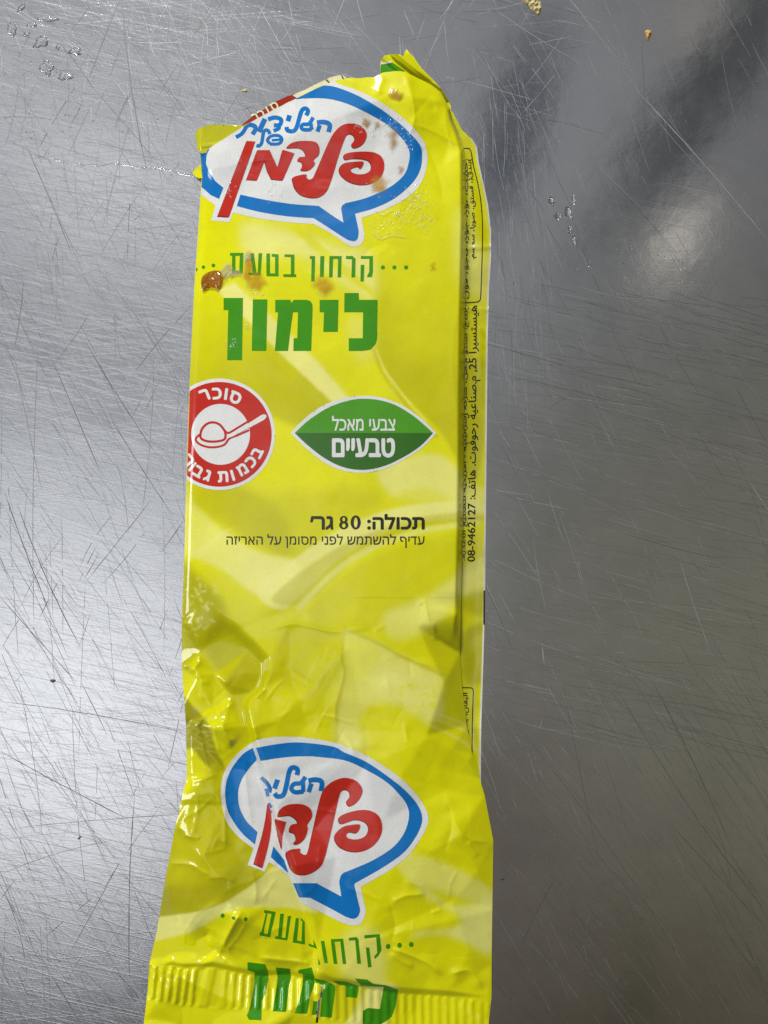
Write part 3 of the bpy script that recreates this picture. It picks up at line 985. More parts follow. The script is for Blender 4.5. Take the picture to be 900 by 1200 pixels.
# the real slit torn through the seal
SLIT = np.array([(377.6, 1154), (378.6, 1157), (376.4, 1170), (374.8, 1184), (372, 1199), (370, 1199), (370.5, 1186), (373.5, 1172)], float)
keep = winding(np.stack([cx, cy], 1), ccw(SLIT)) == 0
is_seal = cy > np.interp(cx, CRTOP[:, 0], CRTOP[:, 1])


def sub_mesh(name, mask, parent):
    q = fq[mask]
    used = np.unique(q)
    remap = np.full(NR * NC, -1)
    remap[used] = np.arange(len(used))
    o = mesh_object(name, fv[used], remap[q], M['film'], parent, tuple(wrapper.location))
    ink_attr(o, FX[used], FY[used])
    return o


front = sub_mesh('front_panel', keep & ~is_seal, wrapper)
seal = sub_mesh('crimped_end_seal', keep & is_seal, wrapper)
tag(front, 'yellow front film printed with lemon slices')
tag(seal, 'ribbed end seal along the bottom edge')

FRONT_RING = ccw(np.concatenate([TOP[::-1], LEFT[1:] + (.6, 0), OUTER[::-1]]))


def triangulate(groups, holes, step, clip, extra=()):
    rings = [r for gset in groups for r in gset] + list(holes)
    ap = np.concatenate(rings)
    mn, mx = ap.min(0), ap.max(0)
    vs, es = [], []

    def addring(r, closed=True):
        r = np.asarray(r, float)
        pts = []
        n = len(r)
        for i in range(n if closed else n - 1):
            a, b = r[i], r[(i + 1) % n]
            k = max(1, int(np.linalg.norm(b - a) / step))
            for t in range(k):
                pts.append(a + (b - a) * t / k)
        if not closed:
            pts.append(r[-1])
        b0 = len(vs)
        vs.extend(pts)
        m = len(pts)
        es.extend((b0 + i, b0 + (i + 1) % m) for i in range(m if closed else m - 1))

    for r in rings:
        addring(r)
    if clip is not None:
        m = (clip[:, 0] > mn[0] - 60) & (clip[:, 0] < mx[0] + 60) & (clip[:, 1] > mn[1] - 90) & (clip[:, 1] < mx[1] + 90)
        n = len(clip)
        for i in range(n):
            j = (i + 1) % n
            a, b = clip[i], clip[j]
            if max(a[0], b[0]) < mn[0] or min(a[0], b[0]) > mx[0] or max(a[1], b[1]) < mn[1] or min(a[1], b[1]) > mx[1]:
                continue
            addring(np.array([a, b]), False)
    if min(mx - mn) > step * 1.5:
        X, Y = np.meshgrid(np.arange(mn[0] + .3, mx[0], step), np.arange(mn[1] + .37, mx[1], step))
        gp = np.stack([X.ravel(), Y.ravel()], 1)
        ins = np.zeros(len(gp), bool)
        for gset in groups[:1] if len(groups) > 8 and len(groups[0]) > 1 else groups:
            ins |= sum(winding(gp, r) for r in gset) != 0
        gp = gp[ins]
        vs.extend(list(gp))
    v, e, f, _, _, _ = delaunay_2d_cdt([Vector(p) for p in vs], es, [], 0, 1e-5)
    v = np.array([tuple(a) for a in v])
    f = np.array([t for t in f if len(t) == 3])
    c = v[f].mean(1)
    ok = np.zeros(len(c), bool)
    for gset in groups:
        ok |= sum(winding(c, r) for r in gset) != 0
    for h in holes:
        ok &= winding(c, h) == 0
    if clip is not None:
        ok &= winding(c, clip) != 0
    f = f[ok]
    # orient upward in the world (plan y runs down)
    a = v[f]
    ar = (a[:, 1, 0] - a[:, 0, 0]) * (a[:, 2, 1] - a[:, 0, 1]) - (a[:, 2, 0] - a[:, 0, 0]) * (a[:, 1, 1] - a[:, 0, 1])
    f = f[np.abs(ar) > 1e-7]
    ar = ar[np.abs(ar) > 1e-7]
    f[ar > 0] = f[ar > 0][:, ::-1]
    used = np.unique(f)
    remap = np.full(len(v), -1)
    remap[used] = np.arange(len(used))
    return v[used], remap[f]


LAYER = 0.000045


def print_on(name, mat, parent, layer, rings=(), groups=(), holes=(), clip=FRONT_RING, field=None, step=1.7):
    gs = [[ccw(r) for r in rings]] if len(rings) else []
    gs += list(groups)
    v, f = triangulate(gs, [ccw(h) for h in holes], step, clip)
    z = zs(v[:, 0], v[:, 1], field) + LAYER * layer
    return mesh_object(name, pos(v[:, 0], v[:, 1], z), f, mat, parent, tuple(world_loc(wrapper)))


def scale_pts(pts, ox, oy, k):
    return np.asarray(pts, float) / k + (ox, oy)


def A(*pts):  return scale_pts(pts, 220, 90, 6)
def B(*pts):  return scale_pts(pts, 360, 90, 6)
def Cc(*pts): return scale_pts(pts, 250, 860, 6)
def D(*pts):  return scale_pts(pts, 370, 860, 6)
def E(*pts):  return scale_pts(pts, 290, 1030, 6)
def F_(*pts): return scale_pts(pts, 220, 290, 6)
def G(*pts):  return scale_pts(pts, 340, 290, 6)
def Hh(*pts): return scale_pts(pts, 210, 440, 7.5)
def Lf(*pts): return scale_pts(pts, 335, 455, 5)


cat = np.concatenate


def logo(parent, white, blues, reds, bluetext, label):
    root = print_on('speech_bubble_logo', M['white'], parent, 1, rings=[white])
    tag(root, label)
    print_on('blue_border', M['blue'], root, 2, rings=blues)
    print_on('red_lettering_shade', M['dark_red'], root, 2, rings=[r + (-.75, .85) for r in reds])
    print_on('red_lettering', M['red'], root, 3, rings=reds)
    print_on('blue_lettering', M['blue'], root, 2, rings=bluetext, step=1.3)
    return root


# upper logo
white1 = cat([A((60, 822), (85, 822), (195, 905), (165, 1010), (295, 1022), (318, 955)),
              catmull(cat([A((318, 955), (500, 995), (700, 1022), (880, 1036)), B((60, 1042), (180, 1110), (280, 1180))]), 5, False),
              catmull(B((290, 1185), (345, 1195), (390, 1165), (402, 1110)), 4, False), B((380, 992)),
              catmull(B((380, 992), (560, 928), (700, 850), (790, 762), (832, 665), (845, 560), (822, 460), (760, 375), (680, 295), (560, 205), (430, 130), (330, 86), (250, 60), (200, 40)), 5, False),
              B((200, -60)), A((700, 60), (300, 300), (60, 430))])
blue1 = [A((60, 545), (95, 530), (152, 505), (132, 550), (127, 610), (150, 670), (195, 735), (250, 780), (220, 858), (160, 830), (110, 785), (60, 755)),
         cat([catmull(cat([A((345, 908), (500, 948), (700, 980), (885, 993))]), 5, False), B((120, 1040), (270, 1138)), catmull(B((290, 1148), (330, 1155), (355, 1135), (362, 1085)), 4, False), B((336, 962)),
              catmull(B((336, 962), (480, 920), (620, 850), (740, 745), (795, 650), (808, 550), (790, 475), (700, 375), (600, 288), (480, 203), (340, 125), (200, 72), (120, 60)), 5, False),
              A((830, 90), (740, 140), (770, 158)),
              catmull(cat([A((800, 152), (870, 150)), B((90, 150), (170, 158), (290, 192), (430, 258), (560, 335), (650, 415), (700, 480), (720, 540), (712, 610), (680, 690), (590, 770), (470, 830), (380, 862), (270, 888))]), 5, False),
              B((245, 905), (238, 925), (255, 1025), (190, 985), (80, 908), (30, 904)), catmull(A((860, 904), (740, 895), (600, 875), (480, 852), (370, 828)), 5, False)])]
lamed1 = catmull(B((330, 500), (313, 475), (335, 440), (325, 412), (300, 402), (278, 412), (258, 450), (220, 560), (190, 660), (150, 780), (110, 832), (60, 850), (0, 845), (-50, 825), (-85, 785), (-100, 740), (-98, 705), (-12, 685), (-5, 705), (10, 722), (35, 715), (52, 690), (100, 580), (150, 465), (195, 385), (250, 338), (320, 328), (385, 350), (418, 400), (408, 448), (378, 485)), 4)
pe1 = catmull(B((258, 550), (300, 532), (400, 525), (470, 532), (520, 560), (542, 610), (535, 670), (505, 720), (440, 752), (370, 758), (300, 740), (245, 700), (225, 660), (235, 625), (270, 605), (330, 597), (395, 598), (378, 645), (360, 632), (325, 640), (305, 655), (320, 675), (360, 685), (410, 680), (445, 655), (450, 620), (430, 590), (380, 577), (320, 575), (268, 582)), 4)
dal1 = catmull(A((700, 500), (715, 475), (760, 455), (840, 450), (900, 460), (925, 500), (920, 550), (885, 585), (895, 610), (870, 645), (835, 660), (797, 655), (808, 625), (800, 600), (775, 590), (785, 565), (828, 558), (818, 522), (780, 500)), 4)
mem1 = A((490, 515), (575, 515), (632, 640), (668, 512), (750, 538), (668, 727), (590, 720), (560, 660), (540, 590), (487, 727), (413, 722))
nun1 = A((415, 450), (475, 455), (290, 985), (210, 980))
bt1 = (stroke(B((68, 322), (120, 318), (158, 338), (150, 388)), 33.3 / 6) + stroke(B((88, 340), (72, 385)), 29.9 / 6)
       + stroke(B((42, 285), (12, 330), (-30, 335), (-42, 358), (-20, 372), (30, 370)), 26.6 / 6) + stroke(B((22, 310), (32, 372)), 26.6 / 6)
       + stroke(A((832, 272), (846, 240), (825, 222), (798, 245), (765, 355), (738, 382), (702, 376), (694, 352)), 29.9 / 6) + stroke(A((716, 270), (704, 312)), 33.3 / 6, smooth=False)
       + stroke(A((565, 300), (610, 286), (655, 300), (646, 338), (605, 340)), 29.9 / 6) + stroke(A((640, 338), (640, 362), (603, 380)), 26.6 / 6)
       + stroke(A((543, 295), (500, 387)), 35.4 / 6, smooth=False) + stroke(A((392, 348), (445, 338), (478, 360), (455, 405)), 31.1 / 6) + stroke(A((412, 352), (380, 400), (338, 424)), 26.6 / 6)
       + stroke(A((580, 470), (560, 445), (588, 416), (640, 414), (662, 440), (640, 470), (578, 473)), 22.2 / 6) + stroke(A((590, 446), (655, 440)), 17.7 / 6, smooth=False)
       + stroke(A((578, 402), (562, 376), (535, 385), (520, 462), (500, 486), (483, 480)), 24.4 / 6))
logo(wrapper, white1, blue1, [lamed1, pe1, dal1, mem1, nun1], bt1, 'speech bubble logo at the torn upper end')

# lower logo, broken by the fold
white2 = cat([Cc((262, 68), (318, 40)), catmull(cat([Cc((330, 36), (420, 24), (500, 20), (640, 25), (800, 50)), D((180, 76), (350, 150), (500, 240), (640, 350), (740, 470), (790, 575), (778, 660), (710, 780), (630, 875), (500, 972))]), 5, False), D((318, 1075)),
              E((797, 62), (832, 220)), catmull(E((830, 245), (800, 310), (745, 328), (670, 310)), 4, False), E((480, 215), (372, 165)),
              Cc((560, 1060), (530, 1003), (410, 912), (392, 902), (360, 970), (243, 922), (282, 806)), catmull(Cc((275, 800), (180, 728), (100, 630), (65, 520), (53, 385), (80, 265), (150, 160), (240, 82)), 5, False)])
blue2 = [cat([catmull(Cc((278, 98), (200, 150), (120, 260), (85, 380), (95, 520), (150, 630), (215, 712)), 5, False), Cc((292, 778), (310, 690)), catmull(Cc((295, 676), (230, 610), (182, 510), (175, 400), (205, 310), (262, 228)), 5, False), Cc((307, 182))]),
         cat([Cc((300, 98)), catmull(cat([Cc((420, 76), (560, 60), (700, 68), (850, 92)), D((200, 130), (350, 195), (500, 295), (620, 390), (710, 490), (748, 580), (735, 660), (680, 760), (600, 850), (450, 952), (275, 1050))]), 5, False), E((750, 42), (792, 215)),
              catmull(E((792, 225), (775, 265), (740, 280), (690, 265)), 4, False), E((580, 205), (440, 132), (362, 130), (320, 30), (485, 30), (540, 60), (660, 124), (646, 30)),
              catmull(D((165, 1040), (185, 985), (250, 955), (400, 890), (540, 800), (620, 700), (655, 590), (645, 510), (600, 440), (500, 340), (350, 250), (200, 185), (0, 160), (-20, 157), (-170, 160), (-300, 175)), 5, False), Cc((332, 190))]),
         Cc((422, 790), (500, 890), (527, 978), (404, 866))]
lamed2 = catmull(D((237, 508), (216, 475), (240, 440), (235, 405), (210, 392), (182, 402), (162, 450), (110, 680), (60, 880), (20, 945), (-50, 985), (-120, 988), (-165, 960), (-195, 900), (-205, 828), (-115, 806), (-110, 832), (-82, 850), (-55, 830), (-22, 690), (40, 430), (90, 355), (160, 317), (220, 310), (290, 335), (328, 390), (318, 440), (285, 485)), 4)
pe2 = catmull(D((162, 590), (210, 560), (300, 537), (380, 540), (440, 575), (467, 640), (455, 720), (400, 790), (320, 825), (240, 825), (170, 795), (135, 745), (140, 700), (190, 655), (250, 640), (312, 640), (290, 695), (240, 690), (215, 710), (230, 735), (290, 742), (345, 720), (370, 680), (365, 640), (330, 612), (270, 605), (180, 632)), 4)
dal2 = catmull(Cc((455, 578), (470, 530), (530, 497), (620, 495), (680, 525), (695, 580), (660, 640), (665, 670), (640, 740), (595, 775), (565, 768), (582, 740), (570, 700), (535, 685), (547, 640), (590, 628), (580, 600), (540, 575), (490, 578)), 4)
mem2 = Cc((434, 598), (512, 620), (485, 720), (482, 815), (455, 720))
nun2 = cat([catmull(Cc((383, 488), (405, 550), (408, 640), (390, 770), (346, 940)), 4, False), Cc((285, 912)), catmull(Cc((300, 860), (345, 710), (372, 580)), 4, False)])
bt2 = (stroke(Cc((668, 330), (715, 322), (762, 338), (757, 402)), 35.0 / 6) + stroke(Cc((690, 348), (670, 410)), 32.5 / 6, smooth=False)
       + stroke(Cc((648, 302), (615, 345), (568, 352), (548, 385), (575, 410), (635, 405)), 31.2 / 6) + stroke(Cc((630, 330), (632, 408)), 30.0 / 6, smooth=False)
       + stroke(Cc((588, 290), (592, 252), (562, 236), (535, 262), (508, 385), (488, 432), (450, 440), (430, 418)), 33.8 / 6) + stroke(Cc((452, 322), (430, 385)), 35.0 / 6, smooth=False)
       + stroke(Cc((335, 308), (375, 345), (398, 385), (392, 412)), 27.5 / 6) + stroke(Cc((370, 385), (384, 440)), 25.0 / 6, smooth=False) + stroke(Cc((388, 488), (410, 518)), 20.0 / 6, smooth=False) + stroke(Cc((400, 540), (410, 555)), 15.0 / 6, smooth=False))
logo(wrapper, white2, blue2, [lamed2, pe2, dal2, mem2, nun2], bt2, 'creased speech bubble logo near the sealed end')

# "popsicle in flavour" lines
def frame(o, i):
    return [o], [i]


fl1 = [G((138, 60), (175, 60), (172, 238), (148, 238), (151, 80), (138, 80)), G((212, 60), (240, 60), (236, 208), (209, 208)),
       G((276, 60), (362, 60), (358, 210), (334, 210), (337, 80), (302, 80), (298, 210), (273, 210)),
       G((392, 60), (440, 60), (460, 80), (457, 210), (431, 210), (434, 82), (392, 80)),
       G((498, 60), (582, 60), (582, 170), (575, 208), (540, 208), (545, 190), (556, 172), (557, 80), (498, 80)), G((496, 122), (521, 122), (518, 238), (494, 238)),
       F_((680, 48), (750, 50), (750, 188), (762, 188), (762, 208), (672, 207), (672, 188), (725, 188), (725, 68), (680, 66)),
       F_((553, 42), (578, 42), (578, 182), (614, 182), (614, 66), (590, 64), (590, 45), (638, 48), (638, 203), (553, 202)),
       F_((440, 40), (464, 40), (483, 177), (492, 177), (498, 40), (523, 40), (512, 196), (427, 194), (427, 177), (456, 177)),
       F_((297, 38), (392, 38), (386, 182), (310, 182), (312, 58), (297, 58))]
hl1 = [F_((335, 58), (366, 58), (362, 162), (335, 162))]
dots1 = [ell(220 + 110 / 6, 290 + 138 / 6, 2.1, 2.1, 14), ell(220 + 180 / 6, 290 + 126 / 6, 2.2, 2.2, 14), ell(220 + 60 / 6, 290 + 155 / 6, 1.6, 2.2, 14)] + [ell(340 + x / 6, 290 + 140 / 6, 2.4, 2.4, 14) for x in (652, 733, 815)]
p = print_on('flavour_line_lettering', M['green'], wrapper, 1, rings=fl1 + dots1, holes=hl1, step=1.3)
tag(p, 'thin green lettering under the upper logo')
name1 = [F_((252, 355), (388, 355), (382, 792), (277, 792), (285, 440), (252, 440)), F_((458, 365), (560, 365), (552, 727), (450, 727)),
         F_((615, 368), (722, 368), (728, 392), (745, 368), (835, 368), (862, 376), (876, 400), (878, 430), (868, 727), (742, 727), (745, 638), (770, 638), (775, 455), (740, 455), (725, 560), (705, 727), (612, 727), (635, 455), (615, 455)),
         G((207, 368), (340, 368), (335, 593), (233, 593), (238, 455), (207, 455)),
         G((382, 320), (482, 320), (484, 368), (615, 368), (611, 640), (600, 680), (565, 718), (510, 727), (412, 727), (412, 638), (510, 638), (513, 455), (380, 455))]
p = print_on('flavour_name_lettering', M['green'], wrapper, 1, rings=name1)
tag(p, 'heavy green flavour name at the middle of the front')

fl2 = [E((118, 218), (198, 232), (158, 410), (84, 396), (88, 374), (98, 374), (130, 240), (115, 236)), E((230, 245), (256, 245), (240, 412), (266, 416), (283, 262), (306, 258), (280, 432), (193, 420), (196, 402), (214, 404)),
       E((340, 275), (362, 275), (348, 432), (380, 440), (386, 296), (372, 290), (376, 274), (402, 300), (404, 460), (317, 446), (320, 428)),
       E((462, 425), (482, 470), (490, 492), (432, 470), (430, 455), (466, 468)),
       E((497, 560), (512, 590), (508, 606), (498, 600)), E((515, 436), (540, 436), (566, 592), (540, 590)), E((585, 424), (672, 420), (694, 598), (670, 598), (652, 440), (612, 442), (632, 598), (606, 596)),
       E((712, 415), (765, 408), (780, 425), (798, 596), (772, 596), (757, 430), (714, 434)), E((822, 396), (930, 388), (942, 500), (920, 540), (895, 562), (890, 545), (912, 520), (905, 410), (822, 418)), E((832, 482), (856, 482), (872, 620), (848, 622))]
hl2 = [E((140, 240), (170, 246), (140, 388), (112, 382))]
dots2 = [ell(160 + 605 / 6, 1040 + 198 / 6, 2.3, 2.6, 14), ell(160 + 683 / 6, 1040 + 213 / 6, 2.0, 2.4, 14), ell(160 + 768 / 6, 1040 + 222 / 6, 2.0, 2.4, 14)] + [ell(430 + x / 5.625, 1030 + y / 5.625, 2.7, 3.0, 14) for x, y in ((140, 445), (215, 437), (292, 432))]
p = print_on('flavour_line_lettering', M['green'], wrapper, 1, rings=fl2 + dots2, holes=hl2, step=1.3)
tag(p, 'thin green lettering crumpled under the lower logo')
name2 = [E((0, 585), (125, 600), (145, 655), (145, 700), (128, 800), (100, 860), (98, 993), (10, 990), (-5, 960), (20, 900), (45, 760), (50, 660), (0, 640)), E((198, 622), (298, 632), (306, 690), (290, 760), (272, 935), (177, 930), (205, 760), (212, 690)),
         E((358, 640), (450, 622), (470, 690), (472, 740), (440, 830), (420, 948), (332, 945), (365, 850), (390, 740), (388, 668), (358, 664)),
         E((472, 700), (540, 715), (612, 745), (618, 770), (592, 975), (512, 968), (516, 900), (530, 745), (480, 728)), E((462, 858), (492, 862), (482, 955), (454, 955)),
         E((600, 716), (690, 722), (775, 752), (782, 775), (770, 836), (692, 830), (694, 752), (640, 742)), E((755, 700), (842, 708), (900, 750), (800, 752)),
         scale_pts([(0, 660), (20, 690), (120, 700), (205, 730), (190, 830), (165, 905), (130, 935), (60, 975), (-30, 975), (-26, 870), (5, 850), (85, 858), (110, 712), (0, 708)], 430, 1030, 5.625)]
p = print_on('flavour_name_lettering', M['green'], wrapper, 1, rings=name2, holes=[SLIT], step=1.3)
tag(p, 'heavy green flavour name bent over the end seal')

# sugar warning badge
def hc(cx, cy, rx, ry, n=96): return ell(210 + cx / 7.5, 440 + cy / 7.5, rx / 7.5, ry / 7.5, n)


badge = print_on('sugar_warning_badge', M['white'], wrapper, 1, rings=[hc(352, 517, 490, 490)])
tag(badge, 'round red warning badge with a spoon at the left edge')
print_on('red_ring', M['red'], badge, 2, rings=[hc(352, 517, 460, 460)], holes=[hc(363, 517, 259, 268)])
spoon_red = (stroke(Hh((185, 530), (200, 470), (245, 424), (300, 412), (352, 430), (395, 480), (407, 530), (390, 565), (320, 580), (250, 578), (200, 560)), 20 / 7.5, closed=True)
             + stroke(Hh((178, 520), (148, 550), (152, 580), (195, 612), (262, 630), (340, 627), (400, 605), (440, 555), (520, 522), (615, 480)), 18 / 7.5)
             + stroke(Hh((398, 482), (415, 498), (440, 503), (520, 455), (605, 404)), 18 / 7.5))
print_on('spoon_outline', M['red'], badge, 2, rings=spoon_red, step=1.2)
handle = cat([Hh((452, 516), (590, 432), (715, 352)), catmull(Hh((730, 344), (755, 342), (768, 362), (748, 388)), 4, False), Hh((605, 466), (450, 545))])
print_on('spoon_handle', M['white'], badge, 3, rings=[handle], step=1.2)
bl = []
for ch, x, y, up in [('ס', 493, 195, 1), ('ו', 412, 163, 1), ('כ', 332, 158, 1), ('ר', 222, 172, 1), ('ב', 685, 680, 0), ('כ', 632, 757, 0), ('מ', 556, 826, 0), ('ו', 470, 878, 0), ('ת', 385, 890, 0), ('ג', 248, 880, 0), ('ב', 168, 845, 0), ('ו', 115, 803, 0), ('ה', 78, 745, 0)]:
    dx, dy = x - 363, y - 517
    rot = math.atan2(dx, -dy) if up else math.atan2(-dx, dy)
    bl += glyph_at(ch, 210 + x / 7.5, 440 + y / 7.5, 12.4 if up else 11.8, rot, .8)
print_on('white_lettering', M['white'], badge, 3, groups=bl, step=1.3)

# natural colours badge
lw = cat([catmull(Lf((28, 262), (105, 182), (210, 105), (330, 60), (450, 44), (565, 56), (685, 102), (795, 178), (882, 262)), 6, False), catmull(Lf((882, 262), (800, 348), (685, 422), (565, 476), (450, 496), (325, 480), (210, 425), (105, 340), (28, 262)), 6, False)[1:-1]])
lu = catmull(Lf((52, 262), (130, 190), (240, 118), (350, 76), (450, 61), (560, 72), (665, 110), (770, 180), (862, 262)), 6, False)
ll = catmull(Lf((862, 262), (785, 340), (672, 412), (560, 460), (450, 478), (338, 462), (232, 412), (130, 335), (52, 262)), 6, False)
leaf = print_on('natural_colours_badge', M['white'], wrapper, 1, rings=[lw])
tag(leaf, 'green leaf shaped badge on the right of the front')
print_on('light_green_half', M['leaf_light'], leaf, 2, rings=[lu])
print_on('dark_green_half', M['leaf_dark'], leaf, 2, rings=[ll])
t1 = text_groups('לכאמ יעבצ', 335 + 272 / 5, 455 + 163 / 5, 335 + 640 / 5, 455 + 247 / 5, .28)
t2 = text_groups('םייעבט', 335 + 272 / 5 + .6, 455 + 293 / 5 + .6, 335 + 638 / 5 - .6, 455 + 404 / 5 - .6, 1.0)
print_on('white_lettering', M['white'], leaf, 3, groups=t1, step=1.3)
print_on('white_lettering', M['white'], leaf, 3, groups=t2, step=1.3)

# net weight and best before lines
w1 = text_groups('׳רג', 364, 605.5, 390, 620.3, .75) + text_groups(':הלוכת', 431, 603, 497, 620, .8)
eight = ell(402.8, 608.9, 4.6, 4.4, 20)
eight2 = ell(402.8, 615.4, 5.4, 4.9, 20)
zero = ell(416.8, 612.2, 6.0, 8.3, 24)
p = print_on('net_weight_lettering', M['black'], wrapper, 1, groups=w1 + [[eight]] + [[eight2]] + [[zero]], holes=[ell(402.8, 608.6, 1.7, 2.4, 14), ell(402.8, 615.8, 2.1, 2.6, 14), ell(416.8, 612.2, 2.2, 6.0, 16)], step=1.3)
tag(p, 'bold black weight line')
w2 = text_groups('הזיראה לע ןמוסמ ינפל שמתשהל ףידע', 265.5, 626, 497.5, 642, .12)
p = print_on('best_before_lettering', M['black'], wrapper, 1, groups=w2, step=1.3)
tag(p, 'thin black line under the weight')

# ------------------------------------------------------------------ back sheet
BACK = cat([np.array([(262, 176), (330, 142), (400, 118), (460, 108), (512, 116), (531, 132), (541, 152), (553, 163), (559, 172), (561, 190), (566, 212), (572, 240), (575.5, 270), (575.5, 300), (573, 340), (571.5, 400), (570.5, 500), (569.5, 600), (568.5, 690), (567.5, 740), (566, 790), (564, 850), (563.5, 900), (564, 940)], float),
            np.array([(564, 1090), (300, 1110), (205, 1080), (226, 900), (222, 700), (226, 500), (240, 250)], float)])
v, f = triangulate([[ccw(BACK)]], [], 2.6, None)
back = mesh_object('back_panel', pos(v[:, 0], v[:, 1], zs(v[:, 0], v[:, 1], ZB)), f, M['film'], wrapper, tuple(wrapper.location))
ink_attr(back, v[:, 0], v[:, 1], .93)
tag(back, 'yellow back sheet with small print showing past the right fold')
EDGE = np.array([(553, 163), (559, 172), (561, 190), (566, 212), (572, 240), (575.5, 270), (575.5, 300), (573, 340), (571.5, 400), (570.5, 500), (569.5, 600), (568.5, 690), (567.5, 740), (566, 790), (564, 850), (563.5, 900), (564, 930)], float)
print_on('unprinted_edge', M['pale'], back, 1, rings=[cat([EDGE, EDGE[::-1] - (1.9, 0)])], clip=None, field=ZB)
print_on('register_mark', M['black'], back, 2, rings=[np.array([(568.6, 692), (568.3, 732), (566.3, 732), (566.6, 692)])], clip=None, field=ZB)
frame1 = stroke([(540, 174), (549, 174), (552, 178), (555, 195), (560, 215), (564, 240), (565.5, 270), (565, 300), (563.5, 345), (562, 352), (558, 354), (540, 355)], 1.2, 3)
frame2 = stroke([(536, 806), (551, 806), (554.3, 808), (554.5, 815), (553.5, 850), (553, 900)], 1.2, 3)
print_on('allergen_frame', M['black'], back, 1, rings=frame1, clip=None, field=ZB, step=2)
print_on('allergen_frame', M['black'], back, 1, rings=frame2, clip=None, field=ZB, step=2)

# Arabic lettering: letters joined by hand into their presentation forms
AR = {'ا': 'ﺍﺎ', 'أ': 'ﺃﺄ', 'إ': 'ﺇﺈ', 'ب': 'ﺏﺐﺑﺒ', 'ت': 'ﺕﺖﺗﺘ', 'ة': 'ﺓﺔ', 'ج': 'ﺝﺞﺟﺠ', 'ح': 'ﺡﺢﺣﺤ', 'د': 'ﺩﺪ', 'ذ': 'ﺫﺬ', 'ر': 'ﺭﺮ', 'ز': 'ﺯﺰ', 'س': 'ﺱﺲﺳﺴ', 'ش': 'ﺵﺶﺷﺸ', 'ص': 'ﺹﺺﺻﺼ', 'ض': 'ﺽﺾﺿﻀ',
      'ع': 'ﻉﻊﻋﻌ', 'غ': 'ﻍﻎﻏﻐ', 'ف': 'ﻑﻒﻓﻔ', 'ق': 'ﻕﻖﻗﻘ', 'ك': 'ﻙﻚﻛﻜ', 'ل': 'ﻝﻞﻟﻠ', 'م': 'ﻡﻢﻣﻤ', 'ن': 'ﻥﻦﻧﻨ', 'ه': 'ﻩﻪﻫﻬ', 'و': 'ﻭﻮ', 'ي': 'ﻱﻲﻳﻴ', 'ئ': 'ﺉﺊﺋﺌ'}


def arabic(s):
    out = []
    for i, ch in enumerate(s):
        if ch not in AR:
            out.append(ch); continue
        prev = i > 0 and s[i - 1] in AR and len(AR[s[i - 1]]) == 4
        nxt = i + 1 < len(s) and s[i + 1] in AR and len(AR[ch]) == 4
        out.append(AR[ch][(3 if prev else 2) if nxt else (1 if prev else 0)])
    res = ''.join(out)[::-1]
    import re
    return re.sub(r'[0-9][0-9\-]*', lambda m: m.group(0)[::-1], res)


def side_text(name, s, x0, x1, y0, y1, bold, label=None, mat='black', tilt=None):
    groups = text_groups(arabic(s), x0, y0, x1, y1, bold, 90)
    if tilt is not None:
        groups = [[r + np.stack([np.interp(r[:, 1], tilt[0], tilt[1]), 0 * r[:, 1]], 1) for r in gset] for gset in groups]
    o = print_on(name, M[mat], back, 1, groups=groups, clip=None, field=ZB, step=1.5)
    if label:
        o['label'] = label
    return o


side_text('address_lettering', 'هيستسيرا 25, م.صناعية رحوفوت. هاتف: 08-9462127'.replace('7212649-80', '08-9462127'), 548.5, 562.5, 358, 658, .22, 'address line with the telephone number', tilt=([358, 658], [1.2, -1.2]))
side_text('maker_lettering', 'إنتاج: نستو م.ض، شركة إسرائيلية - أمريكية لتصنيع الأغذية.', 541, 548.5, 360, 657, .18, 'line half hidden under the fold', tilt=([358, 658], [1.6, -1.2]))
side_text('allergen_lettering', '(بندق)، فستق، صويا، سمسم.', 550, 558, 186, 304, .2, tilt=([186, 230, 260, 304], [-3.5, 0, 1, .5]))
side_text('allergen_lettering', 'حليب، لوز، جوز، كاجو، فول', 542, 549, 190, 350, .12, tilt=([190, 350], [1, 1]))
side_text('allergen_lettering', 'البقان، بندق، لوز', 542, 549.5, 812, 880, .2)

# ------------------------------------------------------------------ loose flaps at the torn mouth
def flap(name, ring, zfun, mat, label=None, mul=1.0, rough=.25, seed=1):
    v, f = triangulate([[ccw(ring)]], [], 2.0, None)
    r = np.random.default_rng(seed)
    z = zfun(v[:, 0], v[:, 1])
    z = z + .35 * zs(v[:, 0] + 40 * seed, v[:, 1] + 520, F1) * rough + .2 * zs(v[:, 0] + 30 * seed, v[:, 1] + 500, F2) * rough * 1.6
    o = mesh_object(name, pos(v[:, 0], v[:, 1], z * .001), f, mat, wrapper, tuple(wrapper.location))
    if mat is M['film']:
        ink_attr(o, v[:, 0], v[:, 1], mul)
    if label:
        o['label'] = label
    return o, (lambda x, y: zfun(x, y) * .001)


def print_flap(name, mat, parent, rings=(), groups=(), base=None, lift=.12, clip=None):
    gs = ([[ccw(r) for r in rings]] if len(rings) else []) + list(groups)
    v, f = triangulate(gs, [], 1.5, clip)
    z = base(v[:, 0], v[:, 1]) + lift * .001
    return mesh_object(name, pos(v[:, 0], v[:, 1], z), f, mat, parent, tuple(wrapper.location))


